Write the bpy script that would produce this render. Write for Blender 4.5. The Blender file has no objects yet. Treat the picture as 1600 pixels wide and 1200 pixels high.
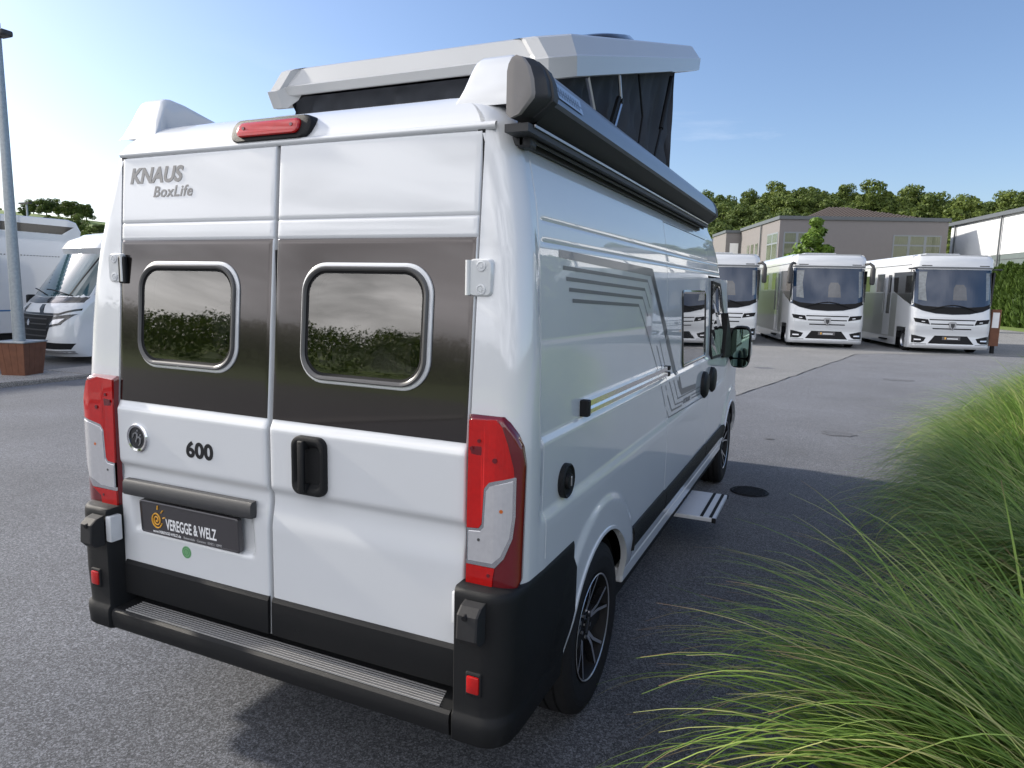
import bpy, bmesh, math, random
from mathutils import Vector, Matrix, noise as mnoise
import numpy as np

sc = bpy.context.scene
COL = sc.collection
PI = math.pi
RAD = math.radians

# ------------------------------------------------------------------ camera
def cam_axes(yaw, pitch, roll):
    cy, sy, cp, sp = math.cos(yaw), math.sin(yaw), math.cos(pitch), math.sin(pitch)
    f = Vector((sy * cp, cy * cp, -sp)); r = Vector((cy, -sy, 0)); u = r.cross(f)
    cr, sr = math.cos(roll), math.sin(roll)
    return cr * r + sr * u, -sr * r + cr * u, f
cd = bpy.data.cameras.new('camera'); cam = bpy.data.objects.new('camera', cd); COL.objects.link(cam)
_r, _u, _f = cam_axes(RAD(-24.33464), RAD(7.83067), RAD(1.32313))
cam.matrix_world = Matrix(((_r.x, _u.x, -_f.x, 1.7859), (_r.y, _u.y, -_f.y, -1.6887), (_r.z, _u.z, -_f.z, 1.7866), (0, 0, 0, 1)))
cd.sensor_fit = 'HORIZONTAL'; cd.sensor_width = 36.0; cd.lens = 36.0 * 1090.04 / 1600.0
cd.clip_start = 0.05; cd.clip_end = 2000
sc.camera = cam

# ------------------------------------------------------------------ sky, sun, exposure
SUN_EL = 27.0
SUN_AZ = -92.0            # degrees clockwise from +Y
SKY_STRENGTH = 0.087
CLOUD_BANK = (11.6, 11.3, 10.7); SKY_TINT = (1.0, 1.03, 1.14)
w = bpy.data.worlds.new('World'); sc.world = w; w.use_nodes = True
nt = w.node_tree; nt.nodes.clear()
sky = nt.nodes.new('ShaderNodeTexSky'); sky.sky_type = 'NISHITA'; sky.sun_disc = False
sky.sun_elevation = RAD(SUN_EL); sky.sun_rotation = RAD(SUN_AZ)
sky.air_density = 1.0; sky.dust_density = 1.15; sky.ozone_density = 2.0; sky.altitude = 50
bg = nt.nodes.new('ShaderNodeBackground'); bg.inputs['Strength'].default_value = SKY_STRENGTH
tc = nt.nodes.new('ShaderNodeTexCoord')
sep = nt.nodes.new('ShaderNodeSeparateXYZ'); nt.links.new(tc.outputs['Generated'], sep.inputs[0])
mp = nt.nodes.new('ShaderNodeMapping'); mp.inputs['Scale'].default_value = (1.0, 1.0, 4.2); mp.inputs['Location'].default_value = (3.1, 0.4, 0.2)
nt.links.new(tc.outputs['Generated'], mp.inputs['Vector'])
nz = nt.nodes.new('ShaderNodeTexNoise'); nz.inputs['Scale'].default_value = 2.1; nz.inputs['Detail'].default_value = 9; nz.inputs['Roughness'].default_value = 0.6; nz.inputs['Distortion'].default_value = 0.5
nt.links.new(mp.outputs[0], nz.inputs['Vector'])
cr = nt.nodes.new('ShaderNodeValToRGB'); cr.color_ramp.elements[0].position = 0.60; cr.color_ramp.elements[1].position = 0.82
nt.links.new(nz.outputs['Fac'], cr.inputs['Fac'])
el = nt.nodes.new('ShaderNodeMapRange'); el.inputs['From Min'].default_value = 0.02; el.inputs['From Max'].default_value = 0.30
el.inputs['To Min'].default_value = 0.75; el.inputs['To Max'].default_value = 0.0
nt.links.new(sep.outputs['Z'], el.inputs['Value'])
mu = nt.nodes.new('ShaderNodeMath'); mu.operation = 'MULTIPLY'
nt.links.new(cr.outputs['Color'], mu.inputs[0]); nt.links.new(el.outputs[0], mu.inputs[1])
mx = nt.nodes.new('ShaderNodeMix'); mx.data_type = 'RGBA'
nt.links.new(mu.outputs[0], mx.inputs['Factor']); nt.links.new(sky.outputs[0], mx.inputs['A'])
mx.inputs['B'].default_value = (8.5, 8.2, 7.9, 1)
# broad bank of thin bright cloud over the southern sky (the one mirrored in the rear doors)
dt = nt.nodes.new('ShaderNodeVectorMath'); dt.operation = 'DOT_PRODUCT'; dt.inputs[1].default_value = (-.17, -.94, .30)
nt.links.new(tc.outputs['Generated'], dt.inputs[0])
bk = nt.nodes.new('ShaderNodeMapRange'); bk.interpolation_type = 'SMOOTHSTEP'
for k_, v_ in (('From Min', .28), ('From Max', .84), ('To Min', 0.), ('To Max', .95)): bk.inputs[k_].default_value = v_
nt.links.new(dt.outputs['Value'], bk.inputs['Value'])
nz2 = nt.nodes.new('ShaderNodeTexNoise'); nz2.inputs['Scale'].default_value = 3.4; nz2.inputs['Detail'].default_value = 7; nz2.inputs['Roughness'].default_value = .55; nz2.inputs['Distortion'].default_value = .8
nt.links.new(mp.outputs[0], nz2.inputs['Vector'])
br = nt.nodes.new('ShaderNodeMapRange'); br.inputs['From Min'].default_value = .36; br.inputs['From Max'].default_value = .64; br.inputs['To Min'].default_value = .42; br.inputs['To Max'].default_value = 1.35
nt.links.new(nz2.outputs['Fac'], br.inputs['Value'])
cb = nt.nodes.new('ShaderNodeVectorMath'); cb.operation = 'SCALE'; cb.inputs[0].default_value = CLOUD_BANK; nt.links.new(br.outputs[0], cb.inputs['Scale'])
mx2 = nt.nodes.new('ShaderNodeMix'); mx2.data_type = 'RGBA'
nt.links.new(bk.outputs[0], mx2.inputs['Factor']); nt.links.new(mx.outputs['Result'], mx2.inputs['A']); nt.links.new(cb.outputs[0], mx2.inputs['B'])
tn = nt.nodes.new('ShaderNodeVectorMath'); tn.operation = 'MULTIPLY'; tn.inputs[1].default_value = SKY_TINT
nt.links.new(mx2.outputs['Result'], tn.inputs[0]); nt.links.new(tn.outputs[0], bg.inputs['Color'])
wo = nt.nodes.new('ShaderNodeOutputWorld'); nt.links.new(bg.outputs[0], wo.inputs['Surface'])
ld = bpy.data.lights.new('sun', 'SUN'); ld.energy = 3.2; ld.angle = RAD(3.0); ld.color = (1.0, 0.93, 0.82)
lo = bpy.data.objects.new('sun', ld); COL.objects.link(lo)
sd = Vector((math.sin(RAD(SUN_AZ)) * math.cos(RAD(SUN_EL)), math.cos(RAD(SUN_AZ)) * math.cos(RAD(SUN_EL)), math.sin(RAD(SUN_EL))))
lo.rotation_euler = sd.to_track_quat('Z', 'Y').to_euler(); lo.location = sd * 60
sc.view_settings.view_transform = 'Standard'; sc.view_settings.look = 'None'
sc.view_settings.exposure = 0.95; sc.view_settings.gamma = 1.0; sc.view_settings.use_curve_mapping = False
sc.cycles.use_denoising = True
sc.cycles.max_bounces = 8; sc.cycles.transparent_max_bounces = 12

# ------------------------------------------------------------------ materials
def mat(name, base=(.8, .8, .8), rough=.5, metal=0., coat=0., coat_rough=.03, spec=.5, var=.0, vscale=8., bump=0., bscale=200., trans=0., ior=1.45, alpha=1., emis=None, rvar=0.):
    m = bpy.data.materials.new(name); m.use_nodes = True
    t = m.node_tree; b = t.nodes['Principled BSDF']
    b.inputs['Base Color'].default_value = (*base, 1); b.inputs['Roughness'].default_value = rough
    b.inputs['Metallic'].default_value = metal; b.inputs['Coat Weight'].default_value = coat
    b.inputs['Coat Roughness'].default_value = coat_rough; b.inputs['Specular IOR Level'].default_value = spec
    b.inputs['Transmission Weight'].default_value = trans; b.inputs['IOR'].default_value = ior
    if var > 0 or bump > 0 or rvar > 0:
        c = t.nodes.new('ShaderNodeTexCoord')
        n = t.nodes.new('ShaderNodeTexNoise'); n.inputs['Scale'].default_value = vscale; n.inputs['Detail'].default_value = 6
        t.links.new(c.outputs['Object'], n.inputs['Vector'])
        if var > 0:
            x = t.nodes.new('ShaderNodeMix'); x.data_type = 'RGBA'
            x.inputs['A'].default_value = (*[max(0, q * (1 - var)) for q in base], 1); x.inputs['B'].default_value = (*[min(1, q * (1 + var)) for q in base], 1)
            t.links.new(n.outputs['Fac'], x.inputs['Factor']); t.links.new(x.outputs['Result'], b.inputs['Base Color'])
        if rvar > 0:
            r = t.nodes.new('ShaderNodeMapRange'); r.inputs['To Min'].default_value = max(0, rough - rvar); r.inputs['To Max'].default_value = rough + rvar
            t.links.new(n.outputs['Fac'], r.inputs['Value']); t.links.new(r.outputs[0], b.inputs['Roughness'])
        if bump > 0:
            n2 = t.nodes.new('ShaderNodeTexNoise'); n2.inputs['Scale'].default_value = bscale; n2.inputs['Detail'].default_value = 3
            t.links.new(c.outputs['Object'], n2.inputs['Vector'])
            bp = t.nodes.new('ShaderNodeBump'); bp.inputs['Strength'].default_value = bump; bp.inputs['Distance'].default_value = .002
            t.links.new(n2.outputs['Fac'], bp.inputs['Height']); t.links.new(bp.outputs[0], b.inputs['Normal'])
    return m

M = {}
M['paint'] = mat('white_paint', (.63, .645, .66), .40, 0, 1.0, .015, .5, .03, 3, .10, 1.3)
M['paint'].node_tree.nodes['Principled BSDF'].inputs['Coat IOR'].default_value = 1.75
for n_ in M['paint'].node_tree.nodes:
    if n_.type == 'BUMP': n_.inputs['Distance'].default_value = .006; M['paint'].node_tree.links.new(n_.outputs[0], M['paint'].node_tree.nodes['Principled BSDF'].inputs['Coat Normal'])
M['paint2'] = mat('white_gelcoat', (.42, .43, .44), .45, 0, .8, .12, .5, .02, 5, .08, 260)
M['film'] = mat('dark_film', (.070, .061, .058), .13, .9, .8, .03, .5, .08, 2)
M['blackpl'] = mat('black_plastic', (.0105, .011, .012), .55, 0, 0, 0, .28, .12, 30, .5, 900)
M['greypl'] = mat('grey_plastic', (.050, .050, .052), .5, 0, 0, 0, .45, .12, 30, .4, 900)
M['framegrey'] = mat('window_frame_plastic', (.075, .073, .072), .35, 0, .3, .1)
M['stepalu'] = mat('brushed_step_aluminium', (.60, .62, .65), .5, .15, 0, 0, .5, .06, 30)
M['midpl'] = mat('faded_black_plastic', (.025, .025, .026), .6, 0, 0, 0, .3, .2, 30, .4, 700)
M['rubber'] = mat('rubber', (.012, .012, .013), .7, 0, 0, 0, .3, .1, 30)
M['tyre'] = mat('tyre_rubber', (.016, .016, .017), .78, 0, 0, 0, .3, .25, 25, .5, 300)
M['alu'] = mat('aluminium', (.55, .56, .58), .32, 1, 0, 0, .5, .05, 10, .1, 400)
M['chrome'] = mat('chrome', (.8, .8, .82), .08, 1)
M['machined'] = mat('machined_alloy', (.50, .51, .55), .35, .7, .4)
M['blackgloss'] = mat('black_gloss', (.012, .012, .013), .12, 0, .8, .03)
M['silver'] = mat('silver_vinyl', (.34, .34, .35), .34, .55, .3)
M['silverlet'] = mat('silver_lettering', (.20, .195, .19), .35, .3, .3)
M['stripe'] = mat('grey_vinyl', (.13, .14, .16), .35, .2, .25)
M['lettering'] = mat('black_vinyl', (.012, .012, .014), .35)
M['red'] = mat('red_lens', (.42, .004, .003), .12, 0, 1, .01, .3, .18, 60)
M['darkred'] = mat('dark_red_lens', (.12, .004, .008), .12, 0, 1, .02)
M['clear'] = mat('clear_lens', (.60, .60, .62), .12, .45, 1, .02, .5, .10, 60)
M['amber'] = mat('amber_bulb', (.5, .12, .02), .3)
M['awning'] = mat('awning_grey', (.21, .225, .25), .33, .8, .15, .1, .5, .05, 6)
M['awncap'] = mat('awning_cap_plastic', (.24, .225, .215), .55, 0, 0, 0, .5, .06, 20, .3, 700)
M['awndark'] = mat('awning_dark', (.03, .031, .034), .55)
M['fabric'] = mat('tent_fabric', (.055, .06, .072), .85, 0, 0, 0, .3, .25, 8, .6, 500)
M['glassdark'] = mat('dark_glass', (.008, .010, .011), .02, 0, 1, .0, .8)
M['interior'] = mat('interior_grey', (.10, .10, .105), .8, var=.2)
M['bedding'] = mat('bed_linen', (.62, .60, .56), .9, var=.1, bump=.5, bscale=30)
M['plate'] = mat('plate_grey', (.060, .056, .060), .3, .2, .5, .05)
M['yellow'] = mat('yellow_ink', (.75, .38, .05), .4)
M['whiteink'] = mat('white_ink', (.8, .8, .8), .4)
M['greyink'] = mat('grey_ink', (.42, .42, .42), .4)
M['green'] = mat('green_sticker', (.16, .36, .17), .5, var=.3, vscale=120)
M['greenink'] = mat('dark_green_ink', (.05, .18, .07), .5)
M['mirror'] = mat('mirror_glass', (.35, .5, .42), .02, 1)
M['tread'] = mat('tread_strip_grey', (.30, .295, .29), .5)
M['galv'] = mat('galvanised_steel', (.33, .36, .38), .45, .7, 0, 0, .5, .25, 25)
M['wood'] = mat('brown_wood', (.16, .065, .035), .65, var=.35, vscale=9, bump=.3, bscale=60)

def acrylic():
    m = bpy.data.materials.new('tinted_acrylic'); m.use_nodes = True; t = m.node_tree; t.nodes.clear()
    o = t.nodes.new('ShaderNodeOutputMaterial'); mixs = t.nodes.new('ShaderNodeMixShader')
    tr = t.nodes.new('ShaderNodeBsdfTransparent'); tr.inputs[0].default_value = (.70, .71, .70, 1)
    g = t.nodes.new('ShaderNodeBsdfGlossy'); g.inputs['Color'].default_value = (.80, .77, .72, 1); g.inputs['Roughness'].default_value = .015
    fr = t.nodes.new('ShaderNodeFresnel'); fr.inputs['IOR'].default_value = 1.9
    c = t.nodes.new('ShaderNodeTexCoord'); n = t.nodes.new('ShaderNodeTexNoise'); n.inputs['Scale'].default_value = 5
    t.links.new(c.outputs['Object'], n.inputs['Vector'])
    b = t.nodes.new('ShaderNodeBump'); b.inputs['Strength'].default_value = .015; b.inputs['Distance'].default_value = .02
    t.links.new(n.outputs['Fac'], b.inputs['Height']); t.links.new(b.outputs[0], g.inputs['Normal'])
    mr = t.nodes.new('ShaderNodeMapRange'); mr.inputs['To Min'].default_value = .13; mr.inputs['To Max'].default_value = 1
    t.links.new(fr.outputs[0], mr.inputs['Value'])
    t.links.new(mr.outputs[0], mixs.inputs[0]); t.links.new(tr.outputs[0], mixs.inputs[1]); t.links.new(g.outputs[0], mixs.inputs[2])
    t.links.new(mixs.outputs[0], o.inputs[0]); return m
M['acrylic'] = acrylic()

def asphalt(name, c0, c1, big=.35):
    m = bpy.data.materials.new(name); m.use_nodes = True; t = m.node_tree; b = t.nodes['Principled BSDF']
    c = t.nodes.new('ShaderNodeTexCoord')
    def N(s, d=6, r=.6):
        n = t.nodes.new('ShaderNodeTexNoise'); n.inputs['Scale'].default_value = s; n.inputs['Detail'].default_value = d; n.inputs['Roughness'].default_value = r
        t.links.new(c.outputs['Object'], n.inputs['Vector']); return n
    v = t.nodes.new('ShaderNodeTexVoronoi'); v.inputs['Scale'].default_value = 125; t.links.new(c.outputs['Object'], v.inputs['Vector'])
    v2 = t.nodes.new('ShaderNodeTexVoronoi'); v2.inputs['Scale'].default_value = 260; t.links.new(c.outputs['Object'], v2.inputs['Vector'])
    s = t.nodes.new('ShaderNodeSeparateColor'); t.links.new(v.outputs['Color'], s.inputs[0])
    s2 = t.nodes.new('ShaderNodeSeparateColor'); t.links.new(v2.outputs['Color'], s2.inputs[0])
    av = t.nodes.new('ShaderNodeMath'); av.operation = 'ADD'; t.links.new(s.outputs[0], av.inputs[0]); t.links.new(s2.outputs[1], av.inputs[1])
    hf = t.nodes.new('ShaderNodeMath'); hf.operation = 'MULTIPLY'; hf.inputs[1].default_value = .5; t.links.new(av.outputs[0], hf.inputs[0])
    rmp = t.nodes.new('ShaderNodeValToRGB'); e = rmp.color_ramp.elements
    e[0].position = .12; e[0].color = (*[q * .38 for q in c0], 1); e[1].position = .95; e[1].color = (*[min(1, q * 2.5) for q in c1], 1)
    k = rmp.color_ramp.elements.new(.52); k.color = (*[(a + b_) / 2 for a, b_ in zip(c0, c1)], 1)
    t.links.new(hf.outputs[0], rmp.inputs['Fac'])
    big_ = N(.55, 8, .62); r2 = t.nodes.new('ShaderNodeMapRange'); r2.inputs['From Min'].default_value = .3; r2.inputs['From Max'].default_value = .7
    r2.inputs['To Min'].default_value = 1 - big; r2.inputs['To Max'].default_value = 1 + big; t.links.new(big_.outputs['Fac'], r2.inputs['Value'])
    vm = t.nodes.new('ShaderNodeVectorMath'); vm.operation = 'SCALE'
    t.links.new(rmp.outputs['Color'], vm.inputs[0]); t.links.new(r2.outputs[0], vm.inputs['Scale'])
    t.links.new(vm.outputs[0], b.inputs['Base Color'])
    b.inputs['Roughness'].default_value = .85; b.inputs['Specular IOR Level'].default_value = .35; b.inputs['Sheen Weight'].default_value = .16; b.inputs['Sheen Roughness'].default_value = .45; b.inputs['Sheen Tint'].default_value = (.9, .93, 1, 1)
    bp = t.nodes.new('ShaderNodeBump'); bp.inputs['Strength'].default_value = .7; bp.inputs['Distance'].default_value = .004
    t.links.new(hf.outputs[0], bp.inputs['Height'])
    t.links.new(bp.outputs[0], b.inputs['Normal'])
    return m
M['asphalt'] = asphalt('asphalt', (.045, .048, .056), (.084, .088, .100), .30)
M['asphalt2'] = asphalt('older_asphalt', (.095, .094, .090), (.140, .136, .128), .2)
M['concrete'] = asphalt('kerb_concrete', (.20, .18, .155), (.30, .27, .235), .15)
M['stain'] = asphalt('stained_asphalt', (.030, .031, .036), (.060, .062, .070), .4)
M['gravel'] = asphalt('gravel', (.035, .035, .038), (.09, .088, .088), .3)
M['field'] = mat('meadow', (.14, .20, .045), .95, var=.5, vscale=.12)

# ------------------------------------------------------------------ helpers
def me_obj(name, verts, faces, mats, parent=None, fm=None, smooth=False, sharp=None):
    me = bpy.data.meshes.new(name); me.from_pydata([tuple(v) for v in verts], [], faces)
    if not isinstance(mats, (list, tuple)): mats = [mats]
    for m in mats: me.materials.append(m)
    if fm is not None: me.polygons.foreach_set('material_index', fm)
    if smooth:
        me.polygons.foreach_set('use_smooth', [True] * len(me.polygons))
        if sharp: me.set_sharp_from_angle(angle=RAD(sharp))
    me.update()
    o = bpy.data.objects.new(name, me); COL.objects.link(o)
    if parent: o.parent = parent
    return o
def thing(name, label, cat, loc=(0, 0, 0), rz=0., group=None):
    o = bpy.data.objects.new(name, None); COL.objects.link(o); o.location = loc; o.rotation_euler = (0, 0, rz)
    o.empty_display_size = .2
    return tag(o, label, cat, group)
def tag(o, label, cat, group=None):
    o['label'] = label; o['category'] = cat
    if group: o['group'] = group
    return o
def kind(o, k): o['kind'] = k; return o
class MB:
    def __init__(s): s.v = []; s.f = []; s.m = []
    def add(s, vs, fs, mi=0):
        n = len(s.v); s.v += [tuple(v) for v in vs]; s.f += [tuple(i + n for i in f) for f in fs]; s.m += [mi] * len(fs)
    def box(s, x0, x1, y0, y1, z0, z1, mi=0, T=None):
        vs = [(x, y, z) for z in (z0, z1) for y in (y0, y1) for x in (x0, x1)]
        if T: vs = [T(*v) for v in vs]
        s.add(vs, [(0, 2, 3, 1), (4, 5, 7, 6), (0, 1, 5, 4), (1, 3, 7, 5), (3, 2, 6, 7), (2, 0, 4, 6)], mi)
    def bbox(s, x0, x1, y0, y1, z0, z1, b=.01, mi=0, T=None, seg=2):
        bm = bmesh.new(); bmesh.ops.create_cube(bm, size=1)
        for v in bm.verts: v.co = Vector(((x0 + x1) / 2 + v.co.x * (x1 - x0), (y0 + y1) / 2 + v.co.y * (y1 - y0), (z0 + z1) / 2 + v.co.z * (z1 - z0)))
        bmesh.ops.bevel(bm, geom=bm.edges[:], offset=b, segments=seg, affect='EDGES', profile=.5)
        bm.verts.index_update()
        s.add([(T(*v.co) if T else v.co) for v in bm.verts], [tuple(v.index for v in f.verts) for f in bm.faces], mi); bm.free()
    def loft(s, loops, mi=0, cap0=False, cap1=False, closed=True):
        n = len(loops[0]); base = len(s.v)
        for L in loops: s.v += [tuple(p) for p in L]
        for k in range(len(loops) - 1):
            mk = mi[k] if isinstance(mi, (list, tuple)) else mi
            for i in range(n if closed else n - 1):
                j = (i + 1) % n; s.f.append((base + k * n + i, base + k * n + j, base + (k + 1) * n + j, base + (k + 1) * n + i)); s.m.append(mk)
        m0 = mi[0] if isinstance(mi, (list, tuple)) else mi; m1 = mi[-1] if isinstance(mi, (list, tuple)) else mi
        if cap0: s.f.append(tuple(base + i for i in reversed(range(n)))); s.m.append(m0)
        if cap1: s.f.append(tuple(base + (len(loops) - 1) * n + i for i in range(n))); s.m.append(m1)
    def tube(s, pts, r, n=8, mi=0, cap=True):
        pts = [Vector(p) for p in pts]; loops = []; up = None
        for i, p in enumerate(pts):
            d = (pts[min(i + 1, len(pts) - 1)] - pts[max(i - 1, 0)]).normalized()
            if up is None: up = Vector((0, 0, 1)) if abs(d.z) < .9 else Vector((1, 0, 0))
            a = d.cross(up).normalized(); b = a.cross(d).normalized(); up = b
            rr = r[i] if isinstance(r, (list, tuple)) else r
            loops.append([p + (a * math.cos(2 * PI * k / n) + b * math.sin(2 * PI * k / n)) * rr for k in range(n)])
        s.loft(loops, mi, cap, cap)
    def obj(s, name, mats, parent=None, smooth=False, sharp=35):
        return me_obj(name, s.v, s.f, mats, parent, s.m, smooth, sharp)
def lerp(a, b, t): return a + (b - a) * t
def sst(a, b, x):
    t = max(0., min(1., (x - a) / (b - a))) if a != b else float(x > a); return t * t * (3 - 2 * t)
def interp(x, xs, ys):
    if x <= xs[0]: return ys[0]
    for i in range(len(xs) - 1):
        if x <= xs[i + 1]: return ys[i] + (ys[i + 1] - ys[i]) * (x - xs[i]) / (xs[i + 1] - xs[i])
    return ys[-1]
def rrect(cx, cz, hx, hz, r, n=8):
    out = []
    for sx, sz, a0 in ((1, 1, 0), (-1, 1, 90), (-1, -1, 180), (1, -1, 270)):
        for k in range(n + 1):
            a = RAD(a0 + 90 * k / n); out.append((cx + sx * (hx - r) + r * math.cos(a), cz + sz * (hz - r) + r * math.sin(a)))
    return out
def in_rrect(x, z, cx, cz, hx, hz, r):
    dx = max(abs(x - cx) - (hx - r), 0); dz = max(abs(z - cz) - (hz - r), 0)
    return math.hypot(dx, dz) <= r if (dx > 0 or dz > 0) else True
def frange(a, b, step):
    n = max(1, int(round((b - a) / step))); return [a + (b - a) * i / n for i in range(n + 1)]
def text_mesh(txt, size, extrude=.0006, offset=0., shear=0., sx=1., spacing=1., align='LEFT'):
    cu = bpy.data.curves.new('t', 'FONT'); cu.body = txt; cu.size = size; cu.extrude = extrude; cu.offset = offset; cu.shear = shear
    cu.align_x = align; cu.space_character = spacing; cu.resolution_u = 4
    o = bpy.data.objects.new('t', cu); COL.objects.link(o)
    dg = bpy.context.evaluated_depsgraph_get(); me = bpy.data.meshes.new_from_object(o.evaluated_get(dg))
    vs = [(v.co.x * sx, v.co.y, v.co.z) for v in me.vertices]; fs = [tuple(p.vertices) for p in me.polygons]
    bpy.data.objects.remove(o); bpy.data.curves.remove(cu); bpy.data.meshes.remove(me)
    return vs, fs
def copy_tree(o, parent=None):
    c = o.copy(); COL.objects.link(c)
    if parent: c.parent = parent
    for ch in list(o.children): copy_tree(ch, c)
    return c

# ================================================================== GROUND AND SETTING
def sheet(name, pts, z, m, sub=None):
    o = me_obj(name, [(x, y, z) for x, y in pts], [tuple(range(len(pts)))], m); return kind(o, 'structure')
sheet('ground', [(-900, -900), (900, -900), (900, 900), (-900, 900)], -.004, M['field'])
sheet('asphalt_yard', [(-10.3, -95), (60, -95), (60, 62), (-60, 62), (-60, 25), (-10.3, 25)], 0, M['asphalt'])
def crackpath(a, b, n, amp, seed):
    rnd = random.Random(seed); return [(lerp(a[0], b[0], t / n) + rnd.uniform(-amp, amp), lerp(a[1], b[1], t / n) + rnd.uniform(-amp, amp)) for t in range(n + 1)]
edge = crackpath((-.6, 5.9), (2.6, 22.4), 40, .03, 2)
sheet('asphalt_patch', edge + [(3.2, 23.0), (9, 26), (14, 31), (14, 60), (-30, 60), (-30, 25), (-10.2, 24.8), (-10.2, 6.5)], .004, M['asphalt2'])
mb = MB()
for i in range(len(edge) - 1):
    (x0, y0), (x1, y1) = edge[i], edge[i + 1]; wd = .004 + .004 * (i % 3)
    mb.add([(x0 - wd, y0, .008), (x0 + wd, y0, .008), (x1 + wd, y1, .008), (x1 - wd, y1, .008)], [(0, 1, 2, 3)])
kind(mb.obj('asphalt_seam', M['rubber']), 'structure')
rs = random.Random(4)
for k, (x, y, r_) in enumerate(((-3.4, 3.2, .16), (-2.2, 1.1, .09), (2.0, 8.2, .20), (1.2, 7.4, .07), (-4.6, 1.6, .12), (3.2, 15.5, .28), (-1.9, -.1, .05), (0.4, 16.2, .25))):
    pts = [(x + r_ * (.7 + .5 * rs.random()) * math.cos(2 * PI * q / 16), y + r_ * (.6 + .5 * rs.random()) * math.sin(2 * PI * q / 16)) for q in range(16)]
    sheet('oil_stain', pts, .0065, M['stain'])
# kerb on the left: single stones, gravel behind
mb = MB(); mb.box(-11.45, -10.3, -40, 25, -.05, .06); kind(mb.obj('kerb_bed', M['concrete']), 'structure')
kerb = thing('kerb', 'pale concrete kerb strip of long stones left of the asphalt yard', 'kerb', (-10.9, 6, 0))
y = -.5; k0 = None
for i in range(22):
    mb = MB(); mb.bbox(-.565, .565, 0, .985, -.02, .018 + .004 * ((i * 7) % 3), .008); mb.obj('kerb_stone', M['concrete'], kerb).location = (0, -6.5 + i, .055)
sheet('gravel_bed', [(-60, -40), (-11.46, -40), (-11.46, 25), (-60, 25)], .012, M['gravel'])
# manhole cover
mb = MB()
n = 36
for rr0, rr1, z0, z1, mi in ((.17, .155, .004, .012, 0), (.155, .15, .012, .006, 0), (.15, .0001, .006, .008, 1)):
    mb.loft([[(rr0 * math.cos(2 * PI * k / n), rr0 * math.sin(2 * PI * k / n), z0) for k in range(n)], [(rr1 * math.cos(2 * PI * k / n), rr1 * math.sin(2 * PI * k / n), z1) for k in range(n)]], mi)
for a in range(-3, 4):
    L = math.sqrt(max(0, .14 ** 2 - (a * .04) ** 2)); mb.box(-L, L, a * .04 - .008, a * .04 + .008, .006, .011, 0)
o = mb.obj('manhole_cover', [M['rubber'], M['blackpl']]); o.location = (1.235, 4.82, 0)
tag(o, 'small round dark manhole cover in the shaded asphalt beside the van step', 'manhole cover')

# ================================================================== THE CAMPER VAN
van = thing('camper_van', 'large white camper van with raised pop-up roof, seen from behind beside the grass clumps', 'camper van')
SEAM1, SEAM2, SEAM3 = 2.25, 3.66, 4.62
def yd(z): return .178 + max(0., z - 1.3) * .075
def Wpil(z): return interp(z, [.40, .6, 1.3, 1.6, 1.9, 2.05, 2.2, 2.262], [.965, .985, .985, .972, .948, .925, .892, .87])
def Wpan(z): return interp(z, [.40, .6, 1.0, 1.03, 1.06, 1.285, 1.312, 1.6, 1.9, 2.05, 2.2, 2.262], [.965, .985, .988, .986, .972, .972, .957, .952, .938, .922, .892, .87])
AR = .42
ARCH = ((1.03, .365), (5.05, .365))
def Wside(y, z, left=False):
    ww = lerp(Wpil(z), Wpan(z), sst(.31, .37, y))
    if y > 4.3: ww = lerp(ww, Wpil(z) if z > .9 else Wpan(z), sst(4.3, 4.6, y))
    for yc, zc in ARCH:
        d = math.hypot(y - yc, z - zc)
        if d < .6: ww += .013 * sst(.572, .548, d) * sst(.42, .56, z)
    if y > .40:
        for zl in (1.935, 2.003): ww -= .0032 * math.exp(-((z - zl) / .0045) ** 2)
    if abs(y - .375) < .0021 and .9 < z < 2.24: ww -= .003
    if .5 < z < 2.17 and (abs(y - SEAM1) < .0034 or abs(y - SEAM2) < .0034): ww -= .010
    if .47 < z < 1.9 and abs(y - SEAM3) < .0034: ww -= .010
    if SEAM1 < y < SEAM2 and abs(z - 2.17) < .0034: ww -= .010
    if left: ww += .045 * sst(2.25, 1.7, z)
    return ww
def yfront(z):
    return interp(z, [.30, .45, .75, .95, 1.05, 1.22, 2.20, 2.30, 2.43], [5.80, 5.86, 5.88, 5.83, 5.72, 5.22, 4.42, 4.25, 3.9])
rows = sorted(set([round(q, 4) for q in
    frange(.42, .9, .02) + frange(.9, 1.0, .01) + [1.0, 1.01, 1.02, 1.03, 1.04, 1.05, 1.06, 1.07] + frange(1.08, 1.27, .02)
    + [1.275, 1.285, 1.29, 1.297, 1.305, 1.312, 1.32] + frange(1.34, 1.91, .03) + [1.918, 1.925, 1.930, 1.935, 1.940, 1.945, 1.955, 1.97, 1.985, 1.993, 1.998, 2.003, 2.008, 2.013]
    + frange(2.03, 2.15, .03) + [2.162, 2.1665, 2.167, 2.173, 2.1735, 2.18, 2.2, 2.22, 2.24, 2.255, 2.262]]))
sidey = sorted(set([round(q, 4) for q in
    [.31, .32, .33, .34, .35, .36, .37, .3725, .3735, .3765, .3775, .385, .395, .41, .43] + frange(.44, 1.66, .02) + frange(1.70, 2.20, .05)
    + [2.24, SEAM1 - .004, SEAM1 - .003, SEAM1 + .003, SEAM1 + .004, 2.26] + frange(2.32, 3.62, .05) + [SEAM2 - .004, SEAM2 - .003, SEAM2 + .003, SEAM2 + .004]
    + frange(3.70, 4.44, .05) + frange(4.46, 4.60, .02) + [SEAM3 - .004, SEAM3 - .003, SEAM3 + .003, SEAM3 + .004] + frange(4.64, 5.0, .02)]))
INX = .80
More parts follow.
